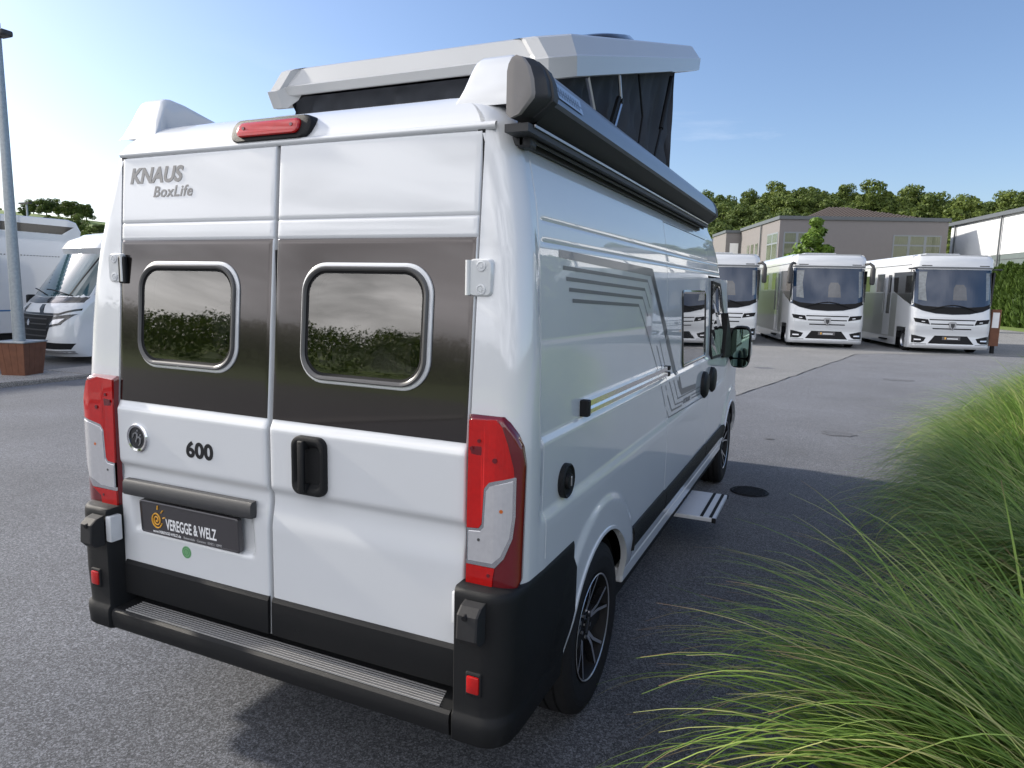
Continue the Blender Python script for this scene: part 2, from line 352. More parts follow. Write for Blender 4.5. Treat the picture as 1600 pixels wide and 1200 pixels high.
def ring(z, left=False, inset=0.):
    """outline from door edge round the corner along the side to the nose centre; list of (x,y) with x>=0"""
    zz = min(z, 2.262); rc = .085
    y0 = yd(z) + .006 + inset * .8; Wc = Wside(.30, zz, left) - inset
    xin = INX if inset == 0 else max(.02, INX - inset * 1.2)
    P = [(xin, y0 + .05), (xin, y0)]
    for t in (.33, .66, 1.0): P.append((lerp(xin, Wc - rc, t), y0))
    for k in range(1, 9):
        a = RAD(90 * k / 9); P.append((Wc - rc + rc * math.sin(a), y0 + rc - rc * math.cos(a)))
    ys = y0 + rc
    yf = yfront(z); rf = .50 if z < 1.0 else .42
    for yy in sidey:
        f = (yy - .31) / (5.0 - .31); 
        Y = yy if yf > 5.55 else (yy if yy < 3.9 else lerp(3.9, max(3.92, yf - rf), (yy - 3.9) / 1.1))
        Y = max(Y, ys + .001 * (1 + f)); P.append((Wside(yy if yf > 5.55 else Y, zz, left) - inset, Y))
    Wf = P[-1][0]; Yl = P[-1][1]
    if yf > 5.55:
        for yy in (5.05, 5.10, 5.15, 5.2, 5.25, 5.3, 5.35): P.append((Wside(yy, zz, left) - inset, yy))
        Yl = 5.35; Wf = P[-1][0]
    else:
        for k in range(7): P.append((Wf, Yl + .0005 * (k + 1)))
        Yl = P[-1][1]
    n = 14
    for k in range(1, n + 1):
        a = RAD(90 * k / n); P.append((Wf * math.cos(a) ** .55 if k < n else 0.0, Yl + (yf - Yl) * math.sin(a)))
    return P
NS = len(ring(1.0))
arch_fix = []
def build_body():
    roofrings = [(2.275, .002), (2.29, .008), (2.31, .020), (2.335, .042), (2.36, .075), (2.385, .125), (2.403, .19), (2.415, .28), (2.422, .42)]
    R = [(z, 0.) for z in [.405] + rows] + roofrings
    V = []; F = []; FM = []
    n = len(R)
    for side in (1, -1):
        base = len(V)
        for z, ins in R:
            for i, (x, y) in enumerate(ring(z, side < 0, ins if ins > 0 else 0.)):
                xx, yy, zz = x, y, z
                if z == .405: xx -= .03
                if z <= 2.262:
                    for yc, zc in ARCH:
                        dy, dz = yy - yc, zz - zc; d = math.hypot(dy, dz)
                        if abs(d - AR) < .0115 and i > 13 and 'x' and zz > .41:
                            s_ = AR / d; yy = yc + dy * s_; zz = zc + dz * s_
                V.append((xx * side, yy, zz))
        for r in range(n - 1):
            z0, z1 = R[r][0], R[r + 1][0]; zc_ = (z0 + z1) / 2
            for i in range(NS - 1):
                a, b, c, d = base + r * NS + i, base + r * NS + i + 1, base + (r + 1) * NS + i + 1, base + (r + 1) * NS + i
                q = [V[a], V[b], V[c], V[d]]; cy = sum(p[1] for p in q) / 4; cz = sum(p[2] for p in q) / 4
                if i > 12 and cz < .85 and any(math.hypot(cy - yc, cz - zc) < AR for yc, zc in ARCH): continue
                if side > 0 and i > 13 and SEAM1 + .0035 < cy < SEAM2 - .0035 and .5 < cz < 2.1667: continue      # sliding door opening
                if side > 0 and i > 13 and SEAM2 + .0035 < cy < SEAM3 - .0035 and .5 < cz < 1.90: continue         # front door opening
                m = 0
                if i >= NS - 16 and 1.26 < cz < 2.2: m = 1
                F.append((a, b, c, d) if side > 0 else (d, c, b, a)); FM.append(m)
        # roof fill to centre line
        top = base + (n - 1) * NS
        for i in range(1, NS - 1):
            a, b = V[top + i], V[top + i + 1]
            ia = len(V); V.append((0, a[1], 2.432)); V.append((0, b[1], 2.432))
            F.append((top + i, top + i + 1, ia + 1, ia) if side > 0 else (ia, ia + 1, top + i + 1, top + i)); FM.append(0)
    # header across above the doors: rear roof face between the corners
    hz = [(2.262, 0.)] + roofrings
    for k in range(len(hz) - 1):
        (z0, i0), (z1, i1) = hz[k], hz[k + 1]
        A = ring(z0, False, i0)[1]; B = ring(z1, False, i1)[1]
        nn = 12
        ra = [(lerp(-A[0], A[0], t / nn), A[1], z0) for t in range(nn + 1)]; rb = [(lerp(-B[0], B[0], t / nn), B[1], z1) for t in range(nn + 1)]
        bs = len(V); V.extend(ra + rb)
        for t in range(nn): F.append((bs + t, bs + t + 1, bs + nn + 2 + t, bs + nn + 1 + t)); FM.append(0)
    T = ring(2.422, False, .42)[1]
    bs = len(V); V.extend([(-T[0], T[1], 2.422), (0, T[1], 2.422), (T[0], T[1], 2.422), (T[0], T[1], 2.4221), (0, T[1], 2.432), (-T[0], T[1], 2.4221)])
    F += [(bs, bs + 1, bs + 4), (bs + 1, bs + 2, bs + 4)]; FM += [0, 0]
    o = me_obj('body', V, F, [M['paint'], M['glassdark']], van, FM, True, 40)
    bm = bmesh.new(); bm.from_mesh(o.data); bmesh.ops.remove_doubles(bm, verts=bm.verts, dist=.00005); bm.to_mesh(o.data); bm.free()
    o.data.set_sharp_from_angle(angle=RAD(40))
    return o
build_body()

def side_grid(name, y0, y1, z0, z1, m, off=0., ys=None, zs=None, keep=None, lip=.012, mats=None):
    ys = ys or ([y0] + [q for q in sidey if y0 + .002 < q < y1 - .002] + [y1]); zs = zs or ([z0] + [q for q in rows if z0 + .002 < q < z1 - .002] + [z1])
    V = []; F = []
    def px(y, z): return Wside(y, z) + off
    idx = {}
    def vid(i, j):
        if (i, j) not in idx: idx[i, j] = len(V); V.append((px(ys[i], zs[j]), ys[i], zs[j]))
        return idx[i, j]
    for i in range(len(ys) - 1):
        for j in range(len(zs) - 1):
            cy, cz = (ys[i] + ys[i + 1]) / 2, (zs[j] + zs[j + 1]) / 2
            if keep and not keep(cy, cz): continue
            F.append((vid(i, j), vid(i + 1, j), vid(i + 1, j + 1), vid(i, j + 1)))
    if lip and not keep:
        per = [(i, 0) for i in range(len(ys))] + [(len(ys) - 1, j) for j in range(1, len(zs))] + [(i, len(zs) - 1) for i in range(len(ys) - 2, -1, -1)] + [(0, j) for j in range(len(zs) - 2, 0, -1)]
        b = len(V); ids = [vid(*p) for p in per]; b = len(V)
        for q in ids: V.append((V[q][0] - lip, V[q][1], V[q][2]))
        for k in range(len(ids)): F.append((ids[(k + 1) % len(ids)], ids[k], b + k, b + (k + 1) % len(ids)))
    return me_obj(name, V, F, m, van, None, True, 40)
sdoor = side_grid('sliding_door', SEAM1 + .004, SEAM2 - .004, .5, 2.1665, M['paint'])
fdoor = side_grid('front_door', SEAM2 + .004, SEAM3 - .004, .5, 1.895, M['paint'])

def strip_on_side(mb, pts, wd, off=.0012, mi=0):
    """flat vinyl stripe along a polyline in (y,z) laid on the side surface"""
    n = len(pts); P = [Vector(p) for p in pts]; L = []; Rr = []
    for i in range(n):
        if i == 0: d = (P[1] - P[0]).normalized(); nn = Vector((-d.y, d.x)); s_ = 1
        elif i == n - 1: d = (P[-1] - P[-2]).normalized(); nn = Vector((-d.y, d.x)); s_ = 1
        else:
            d0 = (P[i] - P[i - 1]).normalized(); d1 = (P[i + 1] - P[i]).normalized(); n0 = Vector((-d0.y, d0.x)); n1 = Vector((-d1.y, d1.x)); nn = (n0 + n1).normalized(); s_ = 1 / max(.4, nn.dot(n0))
        w_ = wd[i] if isinstance(wd, (list, tuple)) else wd
        L.append(P[i] + nn * w_ / 2 * s_); Rr.append(P[i] - nn * w_ / 2 * s_)
    for i in range(n - 1):
        k = max(1, int((P[i + 1] - P[i]).length / .03)); vs = []
        for j in range(k + 1):
            for q in (L[i].lerp(L[i + 1], j / k), Rr[i].lerp(Rr[i + 1], j / k)): vs.append((Wside(q.x, q.y) + off, q.x, q.y))
        mb.add(vs, [(2 * j, 2 * j + 1, 2 * j + 3, 2 * j + 2) for j in range(k)], mi)
# stripes of the side decor
mb = MB(); strip_on_side(mb, [(.545, 1.906), (1.878, 1.881), (2.245, 1.54)], [.027, .040, .048]); strip_on_side(mb, [(1.878, 1.881), (2.246, 1.542)], [.058, .058]); mb.obj('decor_stripe', M['stripe'], van)
mb = MB(); strip_on_side(mb, [(2.256, 1.53), (2.60, 1.235), (2.69, 1.168), (3.19, 1.146)], [.058, .058, .040, .032]); mb.obj('decor_stripe', M['stripe'], sdoor)
for (a, b, wd, tail) in (((.582, 1.860), (1.791, 1.836), .014, [(1.873, 1.771)]), ((.611, 1.823), (1.736, 1.794), .014, [(1.846, 1.70)]), ((.64, 1.786), (1.692, 1.753), .014, [(1.80, 1.66)]), ((.674, 1.747), (1.617, 1.718), .014, [(2.05, 1.37)])):
    mb = MB(); strip_on_side(mb, [a, b], wd); strip_on_side(mb, [b] + tail, .006); mb.obj('decor_stripe', M['stripe'], van)
for pts, wd in (([(2.075, 1.522), (2.235, 1.37)], .007), ([(2.01, 1.50), (2.155, 1.37)], .007), ([(2.09, 1.275), (2.225, 1.14)], .007), ([(2.20, 1.265), (2.235, 1.235)], .007)):
    mb = MB(); strip_on_side(mb, pts, wd); mb.obj('decor_stripe', M['stripe'], van)
for pts, wd in (([(2.265, 1.115), (2.33, 1.062), (3.44, 1.034)], .007), ([(2.265, 1.20), (2.41, 1.090), (2.717, 1.078)], .010), ([(2.30, 1.275), (2.505, 1.112), (2.756, 1.099)], .008), ([(2.42, 1.272), (2.58, 1.140), (3.43, 1.115)], .008), ([(3.04, 1.100), (3.42, 1.087)], .008), ([(3.06, 1.078), (3.42, 1.064)], .008)):
    mb = MB(); strip_on_side(mb, pts, wd); mb.obj('decor_stripe', M['stripe'], sdoor)
# small word between the thin lines on the sliding door
vs, fs = text_mesh('BOXLIFE', .042, offset=.001, shear=.2, sx=1.5)
me_obj('lettering', [(Wside(2.76 + x, 1.085) + .002 + z, 2.76 + x, 1.083 + y_ - .035 * x) for x, y_, z in vs], fs, M['stripe'], sdoor)

def side_ring(name_frame, name_glass, cy, cz, hy, hz, r, parent, shear=0.):
    mb = MB(); loops = []
    for ins, off in ((0, .0), (0, .006), (.012, .010), (.022, .006), (.024, .003)):
        loops.append([(Wside(y + shear * (z - cz), z) + off, y + shear * (z - cz), z) for y, z in rrect(cy, cz, hy - ins, hz - ins, max(.01, r - ins))])
    mb.loft(loops, 0); f = mb.obj(name_frame, M['blackgloss'], parent, True)
    ys = frange(cy - hy + .022, cy + hy - .022, .04); zs = frange(cz - hz + .022, cz + hz - .022, .03)
    P = rrect(cy, cz, hy - .023, hz - .023, r - .02)
    c = [(Wside(y + shear * (z - cz), z) + .004, y + shear * (z - cz), z) for y, z in P]
    me_obj(name_glass, c, [tuple(range(len(c)))], M['glassdark'], f); return f
side_ring('window', 'pane', 3.13, 1.555, .435, .245, .05, sdoor, -.12)
# front door window (tapered towards the windscreen)
mb = MB(); P = [(3.80, 1.28), (4.60, 1.26), (4.60, 1.32), (4.28, 1.80), (4.20, 1.86), (3.80, 1.875)]
def subdiv(P, k=6):
    out = []
    for i in range(len(P)):
        a, b = P[i], P[(i + 1) % len(P)]
        for j in range(k): out.append((lerp(a[0], b[0], j / k), lerp(a[1], b[1], j / k)))
    return out
P = subdiv(P); mb.loft([[(Wside(y, z) + o_, y, z) for y, z in P] for o_ in (0, .014)] + [[(Wside(y, z) + .010, 4.15 + (y - 4.15) * .93, 1.56 + (z - 1.56) * .93) for y, z in P]], 0, False, False); wf = mb.obj('window', M['blackpl'], fdoor)
mb = MB(); mb.add([(Wside(y, z) + .010, 4.15 + (y - 4.15) * .93, 1.56 + (z - 1.56) * .93) for y, z in P], [tuple(range(len(P)))]); mb.obj('pane', M['glassdark'], wf)
mb = MB(); mb.loft([[(x, y, z) for y, z in ((4.36, 1.25), (4.84, 1.22), (4.84, 1.30), (4.58, 1.52), (4.42, 1.62))] for x in (.93, 1.0)], 0, True, True); mb.obj('mirror_sail', M['blackpl'], fdoor)
# door handles
def side_handle(cy, cz, parent):
    mb = MB(); mb.loft([[(Wside(y, z) + o_, y, z) for y, z in rrect(cy, cz, .10 - i_, .075 - i_, .07 - i_, 5)] for o_, i_ in ((0, 0), (.02, .004), (.032, .02), (.036, .035))], 0, False, True)
    mb.obj('handle', M['blackpl'], parent, True)
for cy, par in ((3.50, sdoor), (3.86, fdoor)):
    mb = MB(); mb.loft([[(Wside(cy, 1.2) + o_, cy + u * .105, 1.118 + v * .10) for u, v in [(math.cos(2 * PI * k / 20), math.sin(2 * PI * k / 20)) for k in range(20)] for (u, v) in [(u * s_, v * s_)]] for o_, s_ in ((0, 1), (.022, .97), (.036, .8), (.040, .5))], 0, False, True)
    mb.obj('handle', M['blackpl'], par, True)
# sliding rail
mb = MB()
RX = .955
mb.box(RX, RX + .028, .80, 2.235, 1.352, 1.372); mb.box(RX, RX + .018, .80, 2.235, 1.338, 1.352); mb.box(RX, RX + .030, .80, 2.235, 1.322, 1.338)
rail = mb.obj('slide_rail', M['chrome'], van)
mb = MB(); mb.bbox(RX, RX + .036, .765, .80, 1.314, 1.378, .006); mb.obj('end_cap', M['blackpl'], rail)
mb = MB(); mb.bbox(RX, RX + .034, 2.205, 2.242, 1.350, 1.374, .004); mb.obj('end_cap', M['blackpl'], rail); mb = MB(); mb.bbox(RX, RX + .034, 2.205, 2.242, 1.316, 1.340, .004); mb.obj('end_cap', M['blackpl'], rail)
# round service cap
def disc_on_side(cy, cz, prof, m, name, n=28):
    mb = MB(); x = Wside(cy, cz)
    mb.loft([[(x + o_, cy + r_ * math.cos(2 * PI * k / n), cz + r_ * math.sin(2 * PI * k / n)) for k in range(n)] for r_, o_ in prof], 0, False, True)
    return mb.obj(name, m, van, True)
cap = disc_on_side(.575, 1.118, [(.062, -.005), (.062, .018), (.057, .022), (.05, .014), (.03, .014), (.027, .026), (.012, .028)], M['blackpl'], 'service_cap')
mb = MB(); mb.bbox(Wside(.575, 1.118) + .02, Wside(.575, 1.118) + .031, .572, .582, 1.10, 1.136, .003); mb.obj('key_tab', M['silver'], cap)
# side cladding
def clad(y0, y1, z0, z1, parent, taper=0.):
    mb = MB(); ys = frange(y0, y1, .06)
    def prof(y):
        t = taper * (y - y0) / (y1 - y0)
        return [(Wside(y, z0) + .0, z0), (Wside(y, z0) + .016, z0 + .006), (Wside(y, z1) + .018, z1 - .022 - t), (Wside(y, z1) + .010, z1 - t), (Wside(y, z1) - .002, z1 - t)]
    mb.loft([[(x, y, z) for x, z in prof(y)] for y in ys], 0, True, True, True); mb.obj('side_cladding', M['blackpl'], parent, True, 30)
clad(1.515, SEAM1 - .006, .535, .652, van); clad(SEAM1 + .006, SEAM2 - .006, .53, .645, sdoor); clad(SEAM2 + .006, SEAM3 - .03, .53, .64, fdoor)
# inner floor, sills, wheel wells
mb = MB()
mb.box(-.93, .93, .25, 5.4, .30, .41, 0)
for s_ in (1, -1):
    for yc, zc in ARCH:
        n = 20; loops = []
        for x in (.55, .93): loops.append([(s_ * x, yc + (AR + .02) * math.cos(PI * k / n), zc - .05 + (AR + .03) * math.sin(PI * k / n)) for k in range(n + 1)])
        mb.loft(loops, 0, closed=False)
        mb.add([(s_ * .55, yc + (AR + .02) * math.cos(PI * k / n), zc - .05 + (AR + .03) * math.sin(PI * k / n)) for k in range(n + 1)], [tuple(range(n + 1))])
mb.obj('underbody', M['rubber'], van)
mb = MB(); mb.bbox(.925, .975, 1.44, 4.64, .395, .47, .012); mb.obj('sill', M['paint'], van); mb = MB(); mb.bbox(-.972, -.925, 1.50, 4.60, .40, .47, .012); mb.obj('sill', M['paint'], van)
for s_ in (1, -1):
    for yc, zc in ARCH:
        mb = MB(); n = 44; loops = []
        a0, a1 = RAD(9), RAD(172)
        for rr, off in ((AR + .014, -.001), (AR + .010, .005), (AR - .002, .006), (AR - .006, -.022)):
            L = []
            for k in range(n + 1):
                a = lerp(a0, a1, k / n); y = yc + rr * math.cos(a); z = zc + rr * math.sin(a)
                x = max(.93, Wside(yc + (AR + .01) * math.cos(a), max(.42, zc + (AR + .01) * math.sin(a)), s_ < 0)) + off; L.append((s_ * x, y, z))
            loops.append(L)
        if s_ > 0 and yc < 2: mat_ = M['paint']
        else: mat_ = M['paint']
        mb.loft(loops, 0, closed=False); mb.obj('wheel_arch_lip', mat_, van, True)

# ---- rear doors
def door_y(x, z, left):
    y = yd(z)
    y -= .013 * sst(1.304, 1.268, z)                       # belt step
    if z < 1.2: y += .016 * (sst(1.066, 1.030, z) - sst(1.018, .90, z))
    for zl in (1.938, 2.003): y += .0035 * math.exp(-((z - zl) / .004) ** 2)
    if left:
        e = min(sst(-.735, -.70, x + (z - .86) * .12), sst(-.075, -.10, x + (z - .86) * .05), sst(.775, .80, z), sst(.965, .955, z)); y += .024 * e
    return y + .004 * (abs(x) / .8) ** 2
WINC = {True: (-.417, 1.6545), False: (.390, 1.6545)}
def rear_door(left):
    x0, x1 = (-.797, -.004) if left else (.004, .797)
    xs = frange(x0 + .012, x1 - .012, .0135); zs0 = sorted(set([round(q, 4) for q in frange(.505, .765, .02) + frange(.77, .98, .0125) + frange(.99, 1.08, .01) + frange(1.10, 1.26, .02) + [1.268, 1.276, 1.284, 1.292, 1.300, 1.3045, 1.3065, 1.312] + frange(1.33, 1.92, .0135) + [1.9275, 1.932, 1.936, 1.938, 1.940, 1.944, 1.95, 1.97, 1.99, 1.996, 2.0, 2.003, 2.006, 2.01, 2.02] + frange(2.05, 2.24, .03) + [2.248]]))
    cx, cz = WINC[left]
    V = []; F = []; FM = []; idx = {}
    def vid(i, j):
        if (i, j) not in idx: idx[i, j] = len(V); V.append((xs[i], door_y(xs[i], zs0[j], left), zs0[j]))
        return idx[i, j]
    for i in range(len(xs) - 1):
        for j in range(len(zs0) - 1):
            mx_, mz_ = (xs[i] + xs[i + 1]) / 2, (zs0[j] + zs0[j + 1]) / 2
            if in_rrect(mx_, mz_, cx, cz, .258 - .03, .201 - .03, .08): continue
            F.append((vid(i, j), vid(i + 1, j), vid(i + 1, j + 1), vid(i, j + 1))); FM.append(1 if 1.3055 < mz_ < 1.937 else 0)
    # rounded edge returning forward
    nx, nz = len(xs), len(zs0)
    per = [(i, 0) for i in range(nx)] + [(nx - 1, j) for j in range(1, nz)] + [(i, nz - 1) for i in range(nx - 2, -1, -1)] + [(0, j) for j in range(nz - 2, 0, -1)]
    ids = [vid(*p) for p in per]; prev = ids
    for o_, d_ in ((.004, .001), (.007, .004), (.0085, .009), (.009, .05)):
        cur = []
        for (i, j), q in zip(per, ids):
            x, y, z = V[q]; ox = o_ * (1 if i == nx - 1 else -1 if i == 0 else 0); oz = o_ * (1 if j == nz - 1 else -1 if j == 0 else 0)
            cur.append(len(V)); V.append((x + ox, y + d_, z + oz))
        for k in range(len(ids)):
            F.append((prev[(k + 1) % len(ids)], prev[k], cur[k], cur[(k + 1) % len(ids)])); zm = V[prev[k]][2]; FM.append(1 if 1.3055 < zm < 1.937 and o_ < .005 else 0)
        prev = cur
    d = me_obj('rear_door', V, F, [M['paint'], M['film']], van, FM, True, 40)
    d['label'] = 'left rear door with plate recess and lettering' if left else 'right rear door with black handle'
    # lower trim
    a, b = (x0 + .022, x1 - .004) if left else (x0 + .006, x1 - .012)
    mb = MB(); xs2 = frange(a, b, .05); mb.loft([[(x, door_y(x, .6, False) + dy, z) for dy, z in ((.0, .503), (-.010, .503), (-.013, .50 + .01), (-.012, .632), (-.004, .645), (.004, .646))] for x in xs2], 0, True, True, True)
    mb.obj('lower_trim', M['blackpl'], d, True, 30)
    # window: white trim, frame, seal, pane
    def L(ins, out, hx=.258, hz=.201, r=.10): return [(x, yd(z) + .002 - out, z) for x, z in rrect(cx, cz, hx - ins, hz - ins, r - ins * .8, 10)]
    mb = MB(); mb.loft([L(-.002, -.004), L(-.002, .006), L(.002, .009), L(.0095, .009)], 0); wdw = mb.obj('window', M['paint'], d, True)
    mb = MB(); mb.loft([L(.0095, .009), L(.010, .018), L(.014, .022), L(.020, .021), L(.0265, .014)], 0); mb.obj('frame', M['framegrey'], wdw, True)
    mb = MB(); mb.loft([L(.0265, .016), L(.028, .012), L(.033, .011), L(.036, .004), L(.040, -.03)], 0); mb.obj('seal', M['rubber'], wdw, True)
    P = L(.034, .010); me_obj('pane', P, [tuple(range(len(P)))], M['acrylic'], wdw)
    mb = MB(); mb.tube([(cx - .19, yd(1.82) + .004, 1.822), (cx + .19, yd(1.82) + .004, 1.822)], .0035, 6); mb.obj('blind_rail', M['blackpl'], wdw); mb = MB(); mb.tube([(cx - .19, yd(1.5) + .004, 1.497), (cx + .19, yd(1.5) + .004, 1.497)], .006, 6); mb.obj('blind_rail', M['blackpl'], wdw)
    mb = MB(); mb.bbox(cx + .165, cx + .195, .225, .25, 1.525, 1.60, .005); mb.obj('latch', M['blackpl'], wdw); mb = MB(); mb.bbox(cx - .195, cx - .165, .225, .25, 1.525, 1.60, .005); mb.obj('latch', M['blackpl'], wdw)
    return d
dl = rear_door(True); dr = rear_door(False)
# dark shut-line behind the doors
mb = MB()
mb.box(-.80, .80, .236, .262, .47, .52); mb.box(-.012, .012, .232, .24, .5, 1.9); mb.box(-.012, .012, .275, .30, .5, 2.26); mb.box(-.80, -.775, .255, .30, .5, 2.26); mb.box(.775, .80, .255, .30, .5, 2.26); mb.box(-.80, .80, .285, .33, 2.245, 2.262)
mb.obj('door_seal', M['rubber'], van)
# gutter above the doors
mb = MB(); xs2 = frange(-.805, .835, .08)
mb.loft([[(x, yd(2.26) + .008 + dy, z) for dy, z in ((.0, 2.256), (-.007, 2.259), (-.011, 2.268), (-.007, 2.277), (.006, 2.282))] for x in xs2], 0, True, True, True); mb.obj('roof_gutter', M['paint'], van, True, 50)
# badge
bx, bz = -.670, 1.166
by = door_y(bx, bz, False)
def disc_rear(cx, cz, prof, mats, name, parent, n=32):
    mb = MB(); y = door_y(cx, cz, False)
    mb.loft([[(cx + r_ * math.cos(2 * PI * k / n), y - o_, cz + r_ * math.sin(2 * PI * k / n)) for k in range(n)] for r_, o_ in prof], [m_ for m_ in mats_idx], False, True)
    return mb.obj(name, mats, parent, True)
mats_idx = [0, 0, 0, 1, 1]
badge = disc_rear(bx, bz, [(.058, -.002), (.058, .006), (.053, .012), (.044, .010), (.042, .006), (.001, .006)], [M['chrome'], M['blackgloss']], 'badge', dl)
def curve_on_rear(pts, r, name, m, parent, dy=.012, n=5):
    mb = MB(); mb.tube([(x, door_y(x, z, False) - dy, z) for x, z in pts], r, n); return mb.obj(name, m, parent)
# two leaning arches with dots, as on the badge
for dx, dz in ((-.006, .006), (.012, -.010)):
    pts = [(bx + dx - .020, bz + dz - .008), (bx + dx - .012, bz + dz + .010), (bx + dx, bz + dz + .016), (bx + dx + .009, bz + dz + .008), (bx + dx + .006, bz + dz - .008), (bx + dx - .004, bz + dz - .020)]
    curve_on_rear(pts, [.002, .003, .0036, .0036, .003, .0015], 'badge_figure', M['silver'], dl, .008)
mb = MB()
for dx, dz in ((.004, .030), (.020, .014)): mb.tube([(bx + dx, by - .006, bz + dz), (bx + dx, by - .010, bz + dz)], .0035, 8)
mb.obj('badge_figure', M['silver'], dl)
def rear_text(txt, x, z, size, m, parent, offset=0., shear=0., sx=1., name='lettering', spacing=1., lift=.0012):
    vs, fs = text_mesh(txt, size, .0004, offset, shear, sx, spacing)
    return me_obj(name, [(x + a, door_y(x + a, z + b, False) - lift - c, z + b) for a, b, c in vs], fs, m, parent)
rear_text('600', -.408, 1.1245, .082, M['lettering'], dl, .0032, 0, 1.12, spacing=1.03)
rear_text('KNAUS', -.748, 2.157, .079, M['silverlet'], dl, .0030, .22, 1.08, spacing=1.02)
rear_text('BoxLife', -.618, 2.101, .057, M['silverlet'], dl, .0010, .22, 1.12, spacing=1.08)
# plate bar, plate
mb = MB(); xs2 = frange(-.742, -.066, .06)
def bar_y(x): return .150
mb.loft([[(x, bar_y(x) + dy, z + .004 * (x + .4)) for dy, z in ((.02, .934), (-.006, .934), (-.012, .942), (-.010, .984), (-.002, .994), (.02, .996))] for x in xs2], 0, True, True, True); mb.obj('plate_lamp_bar', M['greypl'], dl, True, 40)
pc = Vector((-.399, .158, .855))
Rp = Matrix.Rotation(RAD(2.5), 4, 'X') @ Matrix.Rotation(RAD(0.0), 4, 'Y')
def PT(x, y, z): v = Rp @ Vector((x, y, z)); return (v.x + pc.x, v.y + pc.y, v.z + pc.z)
mb = MB(); mb.loft([[PT(x, -o_, z) for x, z in rrect(0, 0, .262 - i_, .067 - i_, .010, 4)] for o_, i_ in ((-.012, 0), (.006, 0), (.009, .003), (.009, .007), (.006, .008))], 0, True, True)
plate = mb.obj('number_plate', M['plate'], dl, True, 40)
# swirl logo
pts = []
for k in range(60):
    a = RAD(-20 - k * 14.5); r_ = .0345 * (1 - k / 66); pts.append(PT(-.168 + r_ * .85 * math.cos(a), -.0085, -.004 + r_ * math.sin(a)))
mb = MB(); mb.tube(pts, .0030, 5); 
for a, r0, r1 in ((78, .042, .058), (45, .042, .058), (14, .040, .054)):
    mb.tube([PT(-.168 + r_ * .9 * math.cos(RAD(a)), -.0085, -.002 + r_ * math.sin(RAD(a))) for r_ in (r0, r1)], .0028, 5)
mb.obj('logo', M['yellow'], plate)
def plate_text(txt, x, z, size, m, offset, sx, shear=0., spacing=1.):
    vs, fs = text_mesh(txt, size, .0003, offset, shear, sx, spacing); me_obj('lettering', [PT(x + a, -.0068 - c, z + b) for a, b, c in vs], fs, m, plate)
plate_text('VEREGGE & WELZ', -.120, -.036, .062, M['whiteink'], .0012, .535)
plate_text('www.VEREGGE-WELZ.de', -.196, -.0585, .0155, M['whiteink'], .0003, .92)
plate_text('Reisemobile · Caravans · 05402 / 10990', -.028, -.0585, .0135, M['greyink'], .0001, .92)
# round green sticker
mb = MB(); n = 28; sx_, sz_ = -.428, .737; sy_ = door_y(sx_, sz_, False)
mb.loft([[(sx_ + r_ * math.cos(2 * PI * k / n), sy_ - o_, sz_ + r_ * math.sin(2 * PI * k / n)) for k in range(n)] for r_, o_ in ((.0245, -.001), (.0245, .0012))], 0, False, True); st = mb.obj('round_sticker', M['green'], dl)
mb = MB()
for r_ in (.021, .012):
    mb.loft([[(sx_ + q * math.cos(2 * PI * k / n), sy_ - .0018, sz_ + q * math.sin(2 * PI * k / n)) for k in range(n)] for q in (r_, r_ - .0018)], 0)
mb.obj('ring_mark', M['greenink'], st)
# rear door handle
mb = MB(); hx, hz = .1935, 1.163
def HY(z): return door_y(hx, z, False)
def hloop(s, o_, rs=1.): return [(hx + (x - hx) , .163 - o_, z) for x, z in rrect(hx, hz, .0715 * s, .104 * s - .0 * rs, .034 * s, 6)]
mb.loft([hloop(1, -.006), hloop(1, .010), hloop(.97, .018), hloop(.90, .021), hloop(.80, .020), hloop(.70, .012), hloop(.62, .002)], 0, False, True)
hd = mb.obj('handle', M['blackpl'], dr, True)
mb = MB(); mb.bbox(hx - .030, hx - .003, .163 - .036, .163 - .020, hz - .092, hz + .092, .006, seg=3); mb.bbox(hx - .022, hx - .003, .163 - .028, .163 + .008, hz + .060, hz + .085, .004); mb.bbox(hx - .024, hx + .0, .163 - .026, .163 + .008, hz - .092, hz - .06, .004)
mb.obj('pull_bar', M['blackpl'], hd, True)
mb = MB(); mb.tube([(hx - .012, .166 - .036, hz - .082), (hx - .012, .166 - .028, hz - .082)], .009, 14); mb.obj('keyhole', M['greypl'], hd)
# hinges
def hinge(side, z, hgt=.11):
    mb = MB(); s_ = side; y0 = yd(z) + .006
    def T(x, y, zz): return (s_ * x, y, zz)
    mb.loft([[T(x, y0 - o_, zz) for x, zz in rrect(.812, z, .040 - i_, hgt / 2 - i_, .016, 4)] for o_, i_ in ((-.01, -.004), (.010, 0), (.014, .003))], 0, False, True)
    mb.tube([T(.772, y0 - .012, z - hgt / 2 + .002), T(.772, y0 - .012, z + hgt / 2 - .002)], .009, 10)
    h = mb.obj('hinge', M['paint'], van, True)
    for dz in (.035, -.035):
        mb = MB(); n = 14
        mb.loft([[T(.817 + r_ * math.cos(2 * PI * k / n), y0 - o_, z + dz + r_ * math.sin(2 * PI * k / n)) for k in range(n)] for r_, o_ in ((.016, .0145), (.016, .017), (.012, .0175), (.011, .015), (.007, .015), (.006, .018), (.001, .018))], 0, False, True)
        mb.obj('bolt', M['paint'], h, True)
    if side < 0:
        mb = MB(); mb.bbox(-.792, -.752, y0 - .018, y0 - .002, z - .06, z + .045, .005); mb.obj('door_stop_pad', M['blackpl'], van)
hinge(1, 1.815); hinge(-1, 1.83)
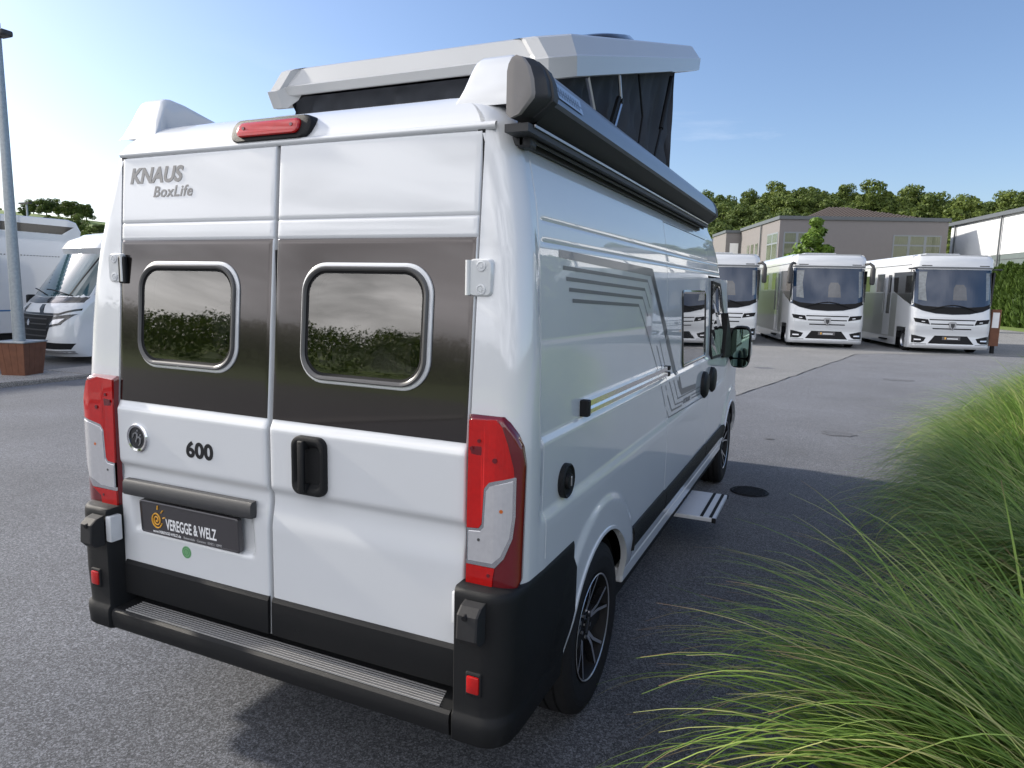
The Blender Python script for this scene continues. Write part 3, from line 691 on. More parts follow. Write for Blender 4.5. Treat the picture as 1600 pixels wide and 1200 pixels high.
# third brake light
mb = MB(); bcx, bcz = -.045, 2.318
def bl(s, o_, hx_=.18, hz_=.041, r=.036): return [(x, yd(2.3) + .030 - o_ + (z - bcz) * .35, z) for x, z in rrect(bcx, bcz, hx_ * s, hz_ * s, r * s, 8)]
mb.loft([bl(1, -.02), bl(1, .012), bl(.985, .022), bl(.93, .027)], 0, False, True); bk = mb.obj('brake_light', M['blackpl'], van, True)
def bl2(ins, o_): return [(x, yd(2.3) + .030 - o_ + (z - bcz) * .35, z) for x, z in rrect(bcx, bcz + .001, .140 - ins, .027 - ins, .022 - ins, 6)]
mb = MB(); mb.loft([bl2(0, .022), bl2(0, .034), bl2(.004, .039), bl2(.012, .041)], 0, False, True); mb.obj('red_lens', M['red'], bk, True)
for q in (-.105, .11): mb = MB(); mb.tube([(bcx + q, yd(2.3) - .008, bcz + .004), (bcx + q, yd(2.3) - .013, bcz + .004)], .006, 10); mb.obj('lens_screw', M['darkred'], bk)

# ---- tail lights wrapped round the corner
def corner_pt(side, z, s, off):
    """s = arc length from x=INX outward, on the pillar outline"""
    left = side < 0; rc = .085; y0 = yd(z) + .006; Wc = Wside(.30, min(z, 2.26), left)
    flat = Wc - rc - INX
    if s < flat: x, y, nx, ny = INX + s, y0, 0, -1
    elif s < flat + rc * PI / 2: a = (s - flat) / rc; x, y, nx, ny = Wc - rc + rc * math.sin(a), y0 + rc - rc * math.cos(a), math.sin(a), -math.cos(a)
    else: x, y, nx, ny = Wc, y0 + rc + (s - flat - rc * PI / 2), 1, 0
    return (side * (x + nx * off), y + ny * off, z)
def tail_light(side):
    ext = .045 if side < 0 else 0
    zt, zb = 1.400, .845
    def smax(z):
        if z > 1.385: return .115 + ext + .9 * (1.40 - z)
        return interp(z, [.845, .89, 1.25, 1.31, 1.35, 1.385], [.165, .186, .192, .180, .160, .132]) + ext
    def region(sx_, z): return 1
    ns, V, F, FM = 34, [], [], []
    zs = frange(zb, zt, .0075)
    for j, z in enumerate(zs):
        sm = smax(z)
        for i in range(ns + 1):
            s_ = -.004 + (sm + .004) * i / ns
            e = min(s_ + .004, sm - s_, z - zb, zt - z); off = .002 + .020 * sst(0, .018, e)
            rg = region(s_, z)
            if rg == 2: off -= .004
            V.append(corner_pt(side, z, max(s_, 0) , off) if s_ >= 0 else tuple(a + b for a, b in zip(corner_pt(side, z, 0, off), (side * s_, 0, 0))))
    for j in range(len(zs) - 1):
        sm = smax((zs[j] + zs[j + 1]) / 2)
        for i in range(ns):
            a = j * (ns + 1) + i; q = (a, a + 1, a + ns + 2, a + ns + 1); F.append(q if side > 0 else q[::-1])
            FM.append(region(-.004 + (sm + .004) * (i + .5) / ns, (zs[j] + zs[j + 1]) / 2))
    o = me_obj('tail_light', V, F, [M['red'], M['darkred'], M['clear']], van, FM, True, 60)
    def cpatch(name, P, m, o0, o1, par=o, bevel=.004):
        Q = [((u + (ext if u > .10 else 0)), z) for u, z in P]; cxm = sum(q[0] for q in Q) / len(Q); czm = sum(q[1] for q in Q) / len(Q)
        if side < 0: Q = Q[::-1]
        bm = bmesh.new(); bm.faces.new([bm.verts.new((u, 0, z)) for u, z in Q])
        for k in range(1, 30): bmesh.ops.bisect_plane(bm, geom=bm.verts[:] + bm.edges[:] + bm.faces[:], plane_co=(k * .010 + .0003, 0, 0), plane_no=(1, 0, 0))
        ex = bmesh.ops.extrude_face_region(bm, geom=bm.faces[:]); ev = set(v for v in ex['geom'] if isinstance(v, bmesh.types.BMVert))
        for v in bm.verts:
            u, z = v.co.x, v.co.z; hi = v in ev; v.co = Vector(corner_pt(side, z, max(0, u), o1 if hi else o0))
        me = bpy.data.meshes.new(name); bm.to_mesh(me); bm.free(); me.materials.append(m); ob = bpy.data.objects.new(name, me); COL.objects.link(ob); ob.parent = par; return ob
    cpatch('red_lens', [(.007, .945), (.007, 1.386), (.098, 1.393), (.114, 1.372), (.130, 1.32), (.145, 1.25), (.147, 1.222), (.082, 1.20), (.064, 1.178), (.058, 1.066), (.048, 1.052), (.007, 1.048)], M['red'], .018, .0265)
    cpatch('red_lens', [(.007, .856), (.096, .852), (.100, .90), (.104, .930), (.007, .930)], M['red'], .018, .0265)
    cp = cpatch('clear_frame', [(.008, .931), (.104, .932), (.126, .965), (.146, 1.03), (.152, 1.10), (.152, 1.221), (.145, 1.222), (.080, 1.199), (.065, 1.178), (.059, 1.064), (.049, 1.051), (.008, 1.047)], M['chrome'], .018, .0255)
    cpatch('clear_lens', [(.014, .944), (.098, .946), (.118, .972), (.138, 1.033), (.144, 1.10), (.144, 1.210), (.085, 1.188), (.073, 1.172), (.067, 1.057), (.054, 1.042), (.014, 1.038)], M['clear'], .018, .0275, cp)
    for z, s_, r_ in ((1.27, .100, .008), (1.325, .045, .006), (1.30, .02, .006), (.905, .085, .006)):
        mb = MB(); p = Vector(corner_pt(side, z, s_, .0280)); q = Vector(corner_pt(side, z, s_, .025)); mb.tube([q, p], r_, 10); mb.obj('lens_reflector', M['darkred'], o)
    for z, s_, r_ in ((1.115, .118, .006), (1.015, .050, .005)):
        mb = MB(); p = Vector(corner_pt(side, z, s_, .0285)); q = Vector(corner_pt(side, z, s_, .025)); mb.tube([q, p], r_, 10); mb.obj('bulb', M['amber'] if z > 1.1 else M['greypl'], o)
tail_light(1); tail_light(-1)

# ---- rear bumper
def bump_corner(side):
    left = side < 0; ext = -.005 if left else -.004
    def loop(z, infl=0.):
        y0 = .100 - infl; Wc = Wpil(z) + .004 + ext + infl; rc = .085; P = []
        P.append((.792, .24)); P.append((.792, y0 + .012)); P.append((.800, y0))
        for t in (.4, .8, 1.0): P.append((lerp(.80, Wc - rc, t), y0))
        for k in range(1, 9): a = RAD(90 * k / 8); P.append((Wc - rc + rc * math.sin(a), y0 + rc - rc * math.cos(a)))
        for yy in frange(.22, .66, .04):
            yy_ = min(yy, 1.03 - math.sqrt(max(0, (AR + .012) ** 2 - (z - .365) ** 2)) - .004) if abs(z - .365) < AR + .012 else yy
            P.append((max(Wc, Wside(yy_, max(z, .42)) + .010 + ext + infl * .5), yy_))
        P.append((P[-1][0] - .05, P[-1][1])); P.append((.88, .30))
        return [(side * x, y, z) for x, y in P]
    mb = MB()
    Ls = [loop(.362, -.012), loop(.368, .004), loop(.375, .010), loop(.43, .012), loop(.452, .010), loop(.462, .002), loop(.47, 0)] + [loop(z) for z in frange(.50, .84, .034)] + [loop(.855, -.001), loop(.866, -.006), loop(.870, -.014)]
    if side < 0: Ls = [L[::-1] for L in Ls]
    mb.loft(Ls, 0, True, True)
    c = mb.obj('bumper_corner', M['blackpl'], van, True, 45)
    x = .873 + ext * .4
    mb = MB(); mb.bbox(side * x - .028, side * x + .028, .092, .112, .535, .612, .006); mb.obj('reflector_recess', M['rubber'], c)
    mb = MB(); mb.bbox(side * x - .022, side * x + .022, .086, .10, .545, .602, .006); mb.obj('red_reflector', M['red'], c, True)
    # step-shaped rubber buffer that the open door rests on
    mb = MB(); xa, xb = (.838, .908) if side > 0 else (.806, .872)
    P = [(.098, .845), (.070, .838), (.045, .818), (.040, .745), (.060, .722), (.098, .722)]
    lo_ = [(side * xa, y, z) for y, z in P]; hi_ = [(side * xb, y, z) for y, z in P]; mid0 = [(side * (xa + .006), y - .003, z) for y, z in P]; mid1 = [(side * (xb - .006), y - .003, z) for y, z in P]
    mb.loft([lo_, mid0, mid1, hi_] if side > 0 else [hi_, mid1, mid0, lo_], 0, True, True); bf = mb.obj('buffer', M['midpl'], c)
    mb = MB(); mb.tube([(side * (xa + .028), .050, .815), (side * (xa + .028), .037, .812)], .009, 14); mb.obj('buffer_hole', M['rubber'], bf)
    # lower hinge
    mb = MB(); mb.bbox(min(side * .772, side * .830), max(side * .772, side * .830), .128 if side > 0 else .10, .152, .735, .842, .006); mb.tube([(side * .80, .120, .735), (side * .80, .120, .842)], .010, 10)
    mb.obj('hinge', M['paint'], van, True)
bump_corner(1); bump_corner(-1)
mb = MB(); xs2 = frange(-.786, .786, .06)
P = [(.24, .365), (.118, .365), (.104, .372), (.097, .386), (.093, .430), (.097, .446), (.108, .4545), (.20, .457), (.215, .462), (.24, .462)]
mb.loft([[(x, y, z) for y, z in P] for x in xs2], 0, True, True); step = mb.obj('bumper_step', M['blackpl'], van, True, 35)
for k in range(7):
    mb = MB(); y = .112 + k * .0125
    mb.box(-.725 , .742 - k * .003, y, y + .0040, .4535, .4600); mb.obj('tread_strip', M['tread'], step)

# ---- wheels
def wheel(side, yc):
    t = bpy.data.objects.new('wheel', None); COL.objects.link(t); t.parent = van; t.location = (side * .865, yc, .362)
    t.rotation_euler = (0, 0, 0 if side > 0 else PI)
    n = 72
    def lathe(prof, m, name, par, smooth=True):
        mb = MB(); mb.loft([[(x, r_ * math.cos(2 * PI * k / n), r_ * math.sin(2 * PI * k / n)) for k in range(n)] for x, r_ in prof], 0); return mb.obj(name, m, par, smooth, 30)
    R_ = .362
    prof = [(-.10, .225), (-.115, .26), (-.118, .30), (-.110, .335), (-.098, .352), (-.085, R_ - .004), (-.062, R_), (-.060, R_ - .009), (-.050, R_ - .009), (-.048, R_), (-.006, R_ + .001), (-.004, R_ - .009), (.006, R_ - .009), (.008, R_ + .001), (.046, R_), (.048, R_ - .009), (.058, R_ - .009), (.060, R_), (.083, R_ - .004), (.097, .352), (.108, .335), (.1145, .318), (.1135, .316), (.117, .30), (.117, .295), (.1155, .29), (.115, .262), (.106, .236), (.098, .225)]
    prof = [(x * .93, r_) for x, r_ in prof]
    lathe(prof, M['tyre'], 'tyre', t)
    rim = lathe([(.094, .226), (.100, .226), (.101, .221), (.096, .216), (.085, .212), (.02, .200), (-.09, .205)], M['rubber'], 'rim', t)
    mb = MB(); mb.loft([[(x, r_ * math.cos(2 * PI * k / n), r_ * math.sin(2 * PI * k / n)) for k in range(n)] for x, r_ in ((.1005, .2245), (.1025, .222), (.0985, .2175))], 0); mb.obj('rim_edge', M['machined'], t, True)
    mb = MB(); mb.loft([[(x, r_ * math.cos(2 * PI * k / n), r_ * math.sin(2 * PI * k / n)) for k in range(n)] for x, r_ in ((-.02, .20), (-.02, .001))], 0); mb.obj('brake_disc', M['rubber'], t)
    for k in range(5):
        a = 2 * PI * k / 5 + .25
        mb = MB()
        for da in (-.20, .20):
            def P(r_, ang, x): return (x, r_ * math.cos(a + ang), r_ * math.sin(a + ang))
            w0, w1 = .013, .010; pts0 = (.062, da * .55); pts1 = (.130, da * .6); pts2 = (.216, da * 1.25)
            def ringp(r_, ang, x, hw): 
                c = Vector(P(r_, ang, x)); tdir = Vector((0, -math.sin(a + ang), math.cos(a + ang)))
                return [c - tdir * hw, c + tdir * hw, c + tdir * hw * 1.3 + Vector((-.03, 0, 0)), c - tdir * hw * 1.3 + Vector((-.03, 0, 0))]
            rs = [ringp(.055, da * .45, .062, .009), ringp(.125, da * .55, .078, .0075), ringp(.218, da * 1.2, .094, .0065)]
            b = len(mb.v); 
            for q in rs: mb.v += [tuple(p) for p in q]
            for s_ in range(2):
                o_ = b + s_ * 4
                mb.f += [(o_, o_ + 1, o_ + 5, o_ + 4), (o_ + 1, o_ + 2, o_ + 6, o_ + 5), (o_ + 2, o_ + 3, o_ + 7, o_ + 6), (o_ + 3, o_, o_ + 4, o_ + 7)]; mb.m += [0, 1, 1, 1]
        mb.obj('spoke', [M['machined'], M['blackgloss']], t)
    mb = MB(); n2 = 30
    mb.loft([[(x, r_ * math.cos(2 * PI * k / n2), r_ * math.sin(2 * PI * k / n2)) for k in range(n2)] for x, r_ in ((.02, .078), (.056, .075), (.060, .068), (.060, .036), (.072, .034), (.075, .028), (.075, .001))], 0)
    mb.obj('hub_cap', M['blackgloss'], t, True)
    for k in range(5):
        a = 2 * PI * k / 5 + .25 + PI / 5; mb = MB(); mb.tube([(.05, .054 * math.cos(a), .054 * math.sin(a)), (.070, .054 * math.cos(a), .054 * math.sin(a))], .009, 6); mb.obj('wheel_bolt', M['alu'], t)
for s_ in (1, -1):
    for yc in (1.03, 5.05): wheel(s_, yc)

# ---- roof corner fairings
def fairing(side):
    e = .02 if side < 0 else 0
    # sections along y: inner x, outer x, base z, top z
    secs = [(.312, .660, .855, 2.340, 2.345), (.345, .672, .848, 2.35, 2.415), (.375, .683, .841, 2.35, 2.475), (.388, .688, .838, 2.35, 2.498), (.405, .691, .834, 2.35, 2.511), (.43, .693, .831, 2.36, 2.516), (.50, .695, .828, 2.37, 2.510), (.62, .697, .826, 2.38, 2.486), (.80, .70, .828, 2.39, 2.452), (.98, .70, .83, 2.39, 2.418)]
    Ls = []
    for y, xi, xo, zb, zt in secs:
        h = zt - zb; rr = min(.028, h * .45); L = [(xi - .012, zb)]
        for k in range(6): a = RAD(180 - 90 * k / 5); L.append((xi + rr + rr * math.cos(a), zt - rr + rr * math.sin(a)))
        for k in range(6): a = RAD(90 - 90 * k / 5); L.append((xo - rr * .8 + rr * .8 * math.cos(a), zt - rr + rr * math.sin(a)))
        L.append((xo + .015, zb))
        Ls.append([(side * (x + e), y, z) for x, z in (L if side > 0 else L[::-1])])
    mb = MB(); mb.loft(Ls, 0, True, True); mb.obj('roof_fairing', M['paint'], van, True, 45)
fairing(1); fairing(-1)

# ---- pop-up roof
TH = RAD(16.0)
def SH(x, y, z): return (x, 1.0 + y * math.cos(TH) - z * math.sin(TH), 2.605 + y * math.sin(TH) + z * math.cos(TH))
def shell_loop(hx, y0, y1, z, ch, zc=0., up=0., dy=0.):
    bx_ = hx - ch - .055
    P = [(-hx + ch, y0), (-bx_, y0), (-bx_ + .03, y0 + dy), (-.4, y0 + dy), (0, y0 + dy), (.4, y0 + dy), (bx_ - .03, y0 + dy), (bx_, y0), (hx - ch, y0), (hx, y0 + ch * 1.1), (hx, (y0 + y1) / 2), (hx, y1 - ch), (hx - ch, y1), (-hx + ch, y1), (-hx, y1 - ch), (-hx, (y0 + y1) / 2), (-hx, y0 + ch * 1.1)]
    return [SH(x, y, z + (zc * (1 - (x / hx) ** 2)) + (up if i in (2, 3, 4, 5, 6) else 0)) for i, (x, y) in enumerate(P)]
mb = MB()
mb.loft([shell_loop(.735, .03, 2.80, .03, .10, 0, .04, .02), shell_loop(.775, .0, 2.83, .0, .09, 0, .05, .02), shell_loop(.788, -.012, 2.85, .004, .085, 0, .05, .025), shell_loop(.797, -.02, 2.86, .078, .085, 0, .012, .02), shell_loop(.790, -.004, 2.84, .084, .085, 0, .012, .025), shell_loop(.752, .035, 2.79, .158, .10, 0, .004, .03), shell_loop(.742, .05, 2.77, .165, .11, 0, .002, .03), shell_loop(.62, .14, 2.66, .170, .12), shell_loop(.30, .5, 2.3, .174, .05)], 0, False, True)
mb.obj('roof_shell', M['paint2'], van, True, 16)
mb = MB(); mb.loft([shell_loop(.735, .03, 2.80, .03, .10, 0, .04, .02), shell_loop(.70, .06, 2.75, .05, .10, 0, .03)], 0, False, True); mb.obj('roof_shell_lining', M['rubber'], van)
# fabric bellows with pleats
def fab(a, b, n, seed, zlow):
    rnd = random.Random(seed); V = []; F = []; rowsn = 10
    a = Vector(a); b = Vector(b); d = (b - a); nrm = Vector((d.y, -d.x, 0)).normalized()
    for i in range(n + 1):
        t = i / n; p = a.lerp(b, t)
        zt = 2.63 + (p.y - 1.0) * math.tan(TH) + .02
        ph = rnd.uniform(0, 6)
        for j in range(rowsn + 1):
            s_ = j / rowsn; z = lerp(zlow, zt, s_)
            am = (.016 + .02 * rnd.random() * .3) * math.sin(PI * s_) 
            w_ = am * (math.sin(t * 34 + 4 * s_ + mnoise.noise(Vector((t * 6, s_ * 3, seed))) * 5) + .7 * math.sin(t * 71 - 7 * s_))
            ta = -.03 * math.sin(PI * s_)
            q = p + nrm * (w_ + ta); V.append((q.x, q.y, z))
    for i in range(n):
        for j in range(rowsn): a_ = i * (rowsn + 1) + j; F.append((a_, a_ + rowsn + 1, a_ + rowsn + 2, a_ + 1))
    return V, F
mb = MB()
for k, (a, b) in enumerate((((-.66, 1.08, 0), (.66, 1.08, 0)), ((.68, 1.08, 0), (.70, 3.27, 0)), ((.70, 3.27, 0), (-.70, 3.27, 0)), ((-.70, 3.27, 0), (-.68, 1.08, 0)))):
    v_, f_ = fab(a, b, 110, 3 + k, 2.40); mb.add(v_, f_)
mb.obj('tent_fabric', M['fabric'], van, True, 180)
mb = MB(); mb.tube([(.712, 2.05, 2.40), (.715, 2.35, 2.62), (.712, 2.42, 2.78), (.714, 2.30, 2.96), (.712, 2.28, 3.0)], .006, 6); mb.obj('zip_line', M['rubber'], van)
# scissor struts
for side in (1, -1):
    x = side * .745
    mb = MB(); mb.tube([(x, 1.60, 2.40), (x, 1.33, 2.70)], .011, 6); mb.obj('strut', M['alu'], van)
    mb = MB(); mb.tube([(x, 1.63, 2.40), (x, 1.86, 2.72)], .011, 6); mb.tube([(x, 1.86, 2.72), (x, 1.80, 2.86)], .009, 6); mb.obj('strut', M['alu'], van)
    mb = MB(); mb.tube([(x - side * .006, 1.60, 2.42), (x - side * .006, 1.84, 2.74)], .014, 6); mb.tube([(x - .012, 1.86, 2.725), (x + .012, 1.86, 2.725)], .016, 10); mb.obj('strut_joint', M['blackpl'], van)
    mb = MB(); mb.tube([(x, 2.52, 2.45), (x, 2.75, 2.78)], .008, 6); mb.tube([(x, 2.75, 2.78), (x, 2.97, 3.14)], .015, 8); mb.obj('gas_spring', M['blackpl'], van)
# low dome vent on top of the shell
mb = MB(); n = 24
def domel(s_, z): return [SH(.25 + .34 * s_ * math.copysign(abs(math.cos(2 * PI * k / n)) ** .6, math.cos(2 * PI * k / n)), 1.62 + .30 * s_ * math.copysign(abs(math.sin(2 * PI * k / n)) ** .6, math.sin(2 * PI * k / n)), z) for k in range(n)]
mb.loft([domel(1, .165), domel(1, .20), domel(.93, .225), domel(.7, .24), domel(.3, .245)], 0, False, True); mb.obj('roof_vent', M['blackgloss'], van, True)

# ---- awning cassette
AX = .0
prof_out = [(.885, 2.275), (.885, 2.395), (.892, 2.415), (.908, 2.432), (.930, 2.438), (.955, 2.430), (.980, 2.405), (.996, 2.370), (1.003, 2.330)]
prof_low = [(1.000, 2.316), (.945, 2.272), (.905, 2.262)]
ys = frange(.30, 3.43, .2)
mb = MB(); mb.loft([[(x, y, z) for x, z in prof_out] for y in ys], 0, closed=False); aw = mb.obj('awning_cassette', M['awning'], van, True, 40)
mb = MB(); mb.loft([[(x, y, z) for x, z in [prof_out[-1]] + prof_low + [prof_out[0]]] for y in ys], 0, closed=False)
mb.box(.88, .955, .22, 3.42, 2.235, 2.258); mb.obj('awning_front_board', M['awndark'], aw, False)
mb = MB(); mb.box(.87, .903, .30, 3.4, 2.214, 2.262); mb.tube([(.925, .32, 2.228), (.925, 3.40, 2.228)], .006, 6, 0); mb.obj('awning_rail', M['awndark'], aw)
mb = MB(); mb.box(.957, .961, .26, 3.38, 2.252, 2.260); mb.obj('awning_seal', M['silver'], aw)
full = prof_out + prof_low
def capl(y, s_): 
    cx_, cz_ = .95, 2.35; return [(cx_ + (x - cx_) * s_, y, cz_ + (z - cz_) * s_) for x, z in full]
for y0, y1, yy in ((.20, .10, 0), (3.43, 3.53, 1)):
    d = (y1 - y0); mb = MB(); Ls = [capl(y0, 1.03), capl(y0 + d * .35, 1.035), capl(y0 + d * .75, 1.03), capl(y0 + d * .93, .99), capl(y1, .94)]
    if d > 0: pass
    if d < 0:
        def sk(y, f_): return [(.892 + (x - .885) * f_, y, 2.355 + (z - 2.35) * (.98 if f_ > .9 else .97)) for x, z in full]
        Ls = [sk(.30, 1.04), sk(.262, 1.05), sk(.260, 1.0), sk(.235, .98), sk(.215, .72), sk(.205, .67), sk(.203, .64)]
    mb.loft(Ls, [1] * (len(Ls) - 3) + [0, 0], False, True)
    c_ = mb.obj('awning_end_cap', [M['awncap'], M['awndark']], aw, True, 40)
def aw_surf(y, t): # label patch on the upper face
    a, b = Vector((.985, 2.3945)), Vector((1.0005, 2.3475)); p = a.lerp(b, t); return (p.x + .0022, y, p.y + .001)
mb = MB(); mb.add([aw_surf(.335, .0), aw_surf(.335, 1.0), aw_surf(.56, 1.0), aw_surf(.56, .0)], [(0, 1, 2, 3)]); lb = mb.obj('awning_label', M['alu'], aw)
mb = MB()
for k in range(9):
    y_ = .345 + k * .022; mb.add([aw_surf(y_, .25), aw_surf(y_, .8), aw_surf(y_ + .009, .8), aw_surf(y_ + .009, .25)], [(0, 1, 2, 3)])
o = mb.obj('label_print', M['awning'], lb); o.location.x = .0008
# rear bracket of the awning
mb = MB(); mb.bbox(.885, .930, .30, .35, 2.205, 2.30, .008); mb.obj('awning_bracket', M['awndark'], aw)

# ---- mirror on the right
def mirror(side):
    mb = MB(); T = lambda x, y, z: (side * x, y, z)
    mb.bbox(.83, 1.0, 4.78, 4.86, 1.20, 1.34, .02, T=T); arm = mb.obj('mirror_arm', M['blackpl'], van, True)
    mb = MB(); n = 24
    def ml(y, s_): return [T(1.075 + .088 * s_ * math.copysign(abs(math.cos(2 * PI * k / n)) ** .55, math.cos(2 * PI * k / n)), y, 1.315 + .185 * s_ * math.copysign(abs(math.sin(2 * PI * k / n)) ** .55, math.sin(2 * PI * k / n))) for k in range(n)]
    mb.loft([ml(4.76, .93), ml(4.765, 1.0), ml(4.83, 1.02), ml(4.90, .9), ml(4.93, .6)], 0, False, True); hs = mb.obj('mirror_housing', M['blackpl'], arm, True)
    def gl(zc, hz_): return [T(x, 4.757, z) for x, z in rrect(1.075, zc, .072, hz_, .03, 5)]
    for zc, hz_ in ((1.345, .125), (1.175, .032)):
        P = gl(zc, hz_); me_obj('mirror_glass', P, [tuple(range(len(P)))], M['mirror'], hs)
    mb = MB(); mb.bbox(1.150, 1.172, 4.80, 4.86, 1.24, 1.36, .006, T=T); mb.obj('turn_signal', M['clear'], hs)
mirror(1); mirror(-1)

# ---- folding entrance step
mb = MB(); mb.bbox(.90, 1.185, 2.98, 3.60, .262, .290, .004); fs_ = mb.obj('entrance_step', M['stepalu'], van)
for x in (1.085, 1.145):
    mb = MB(); mb.box(x, x + .020, 2.99, 3.59, .2885, .2935); mb.obj('grip_strip', M['rubber'], fs_)
mb = MB(); mb.bbox(1.165, 1.192, 2.972, 2.984, .258, .292, .003); mb.obj('end_cap', M['blackpl'], fs_); mb = MB(); mb.bbox(1.165, 1.192, 3.598, 3.61, .258, .292, .003); mb.obj('end_cap', M['blackpl'], fs_)
for y in (3.05, 3.53):
    mb = MB(); mb.box(.60, .95, y, y + .04, .24, .262); mb.tube([(.70, y + .02, .25), (.72, y + .02, .35)], .02, 6); mb.obj('step_arm', M['blackpl'], fs_)

# ---- front end: lamps, grille, bumper
mb = MB(); 
for s_ in (1, -1): mb.bbox(s_ * .70 - .14, s_ * .70 + .14, 5.45, 5.70, .80, 1.02, .05)
mb.obj('headlight', M['clear'], van, True)
mb = MB(); mb.bbox(-.88, .88, 5.55, 5.93, .28, .52, .06); mb.obj('front_bumper', M['blackpl'], van, True)
mb = MB(); mb.bbox(-.45, .45, 5.80, 5.905, .56, .74, .03); mb.obj('grille', M['blackpl'], van, True)
# ---- interior
mb = MB(); 
V = [(-.86, .30, .62), (.86, .30, .62), (.86, 3.6, .62), (-.86, 3.6, .62), (-.84, .30, 2.2), (.84, .30, 2.2), (.84, 3.6, 2.2), (-.84, 3.6, 2.2)]
mb.add(V, [(0, 1, 2, 3), (4, 7, 6, 5), (0, 3, 7, 4), (1, 5, 6, 2), (3, 2, 6, 7)]); mb.obj('interior_lining', M['interior'], van)
def cloth(x0, x1, y0, y1, z, amp, seed, nx=40, ny=40, sc_=4.):
    V = []; F = []
    for i in range(nx + 1):
        for j in range(ny + 1):
            x = lerp(x0, x1, i / nx); y = lerp(y0, y1, j / ny); e = min(i, nx - i, 4, j, ny - j) / 4
            V.append((x, y, z + e * (.05 + amp * mnoise.fractal(Vector((x * sc_, y * sc_, seed)), 1., 2., 4))))
    for i in range(nx):
        for j in range(ny): a = i * (ny + 1) + j; F.append((a, a + ny + 1, a + ny + 2, a + 1))
    return V, F
v_, f_ = cloth(-.83, .83, .34, 2.2, 1.40, .09, 5.); me_obj('bed', v_, f_, M['bedding'], van, None, True)
mb = MB(); n = 28
for s_, y_ in ((1, .9),):
    mb.loft([[(.40 + .17 * r_ * math.cos(2 * PI * k / n), y_ - o_, 1.57 + .155 * r_ * math.sin(2 * PI * k / n)) for k in range(n)] for r_, o_ in ((.2, -.06), (.8, -.05), (1, 0), (.8, .05), (.2, .06))], 0, True, True)
mb.obj('round_cushion', M['bedding'], van, True)
mb = MB(); mb.bbox(-.66, -.44, .5, 1.0, 1.45, 1.70, .07); mb.bbox(-.75, -.60, .6, 1.5, 1.42, 1.64, .05); mb.obj('pillow', M['interior'], van, True)

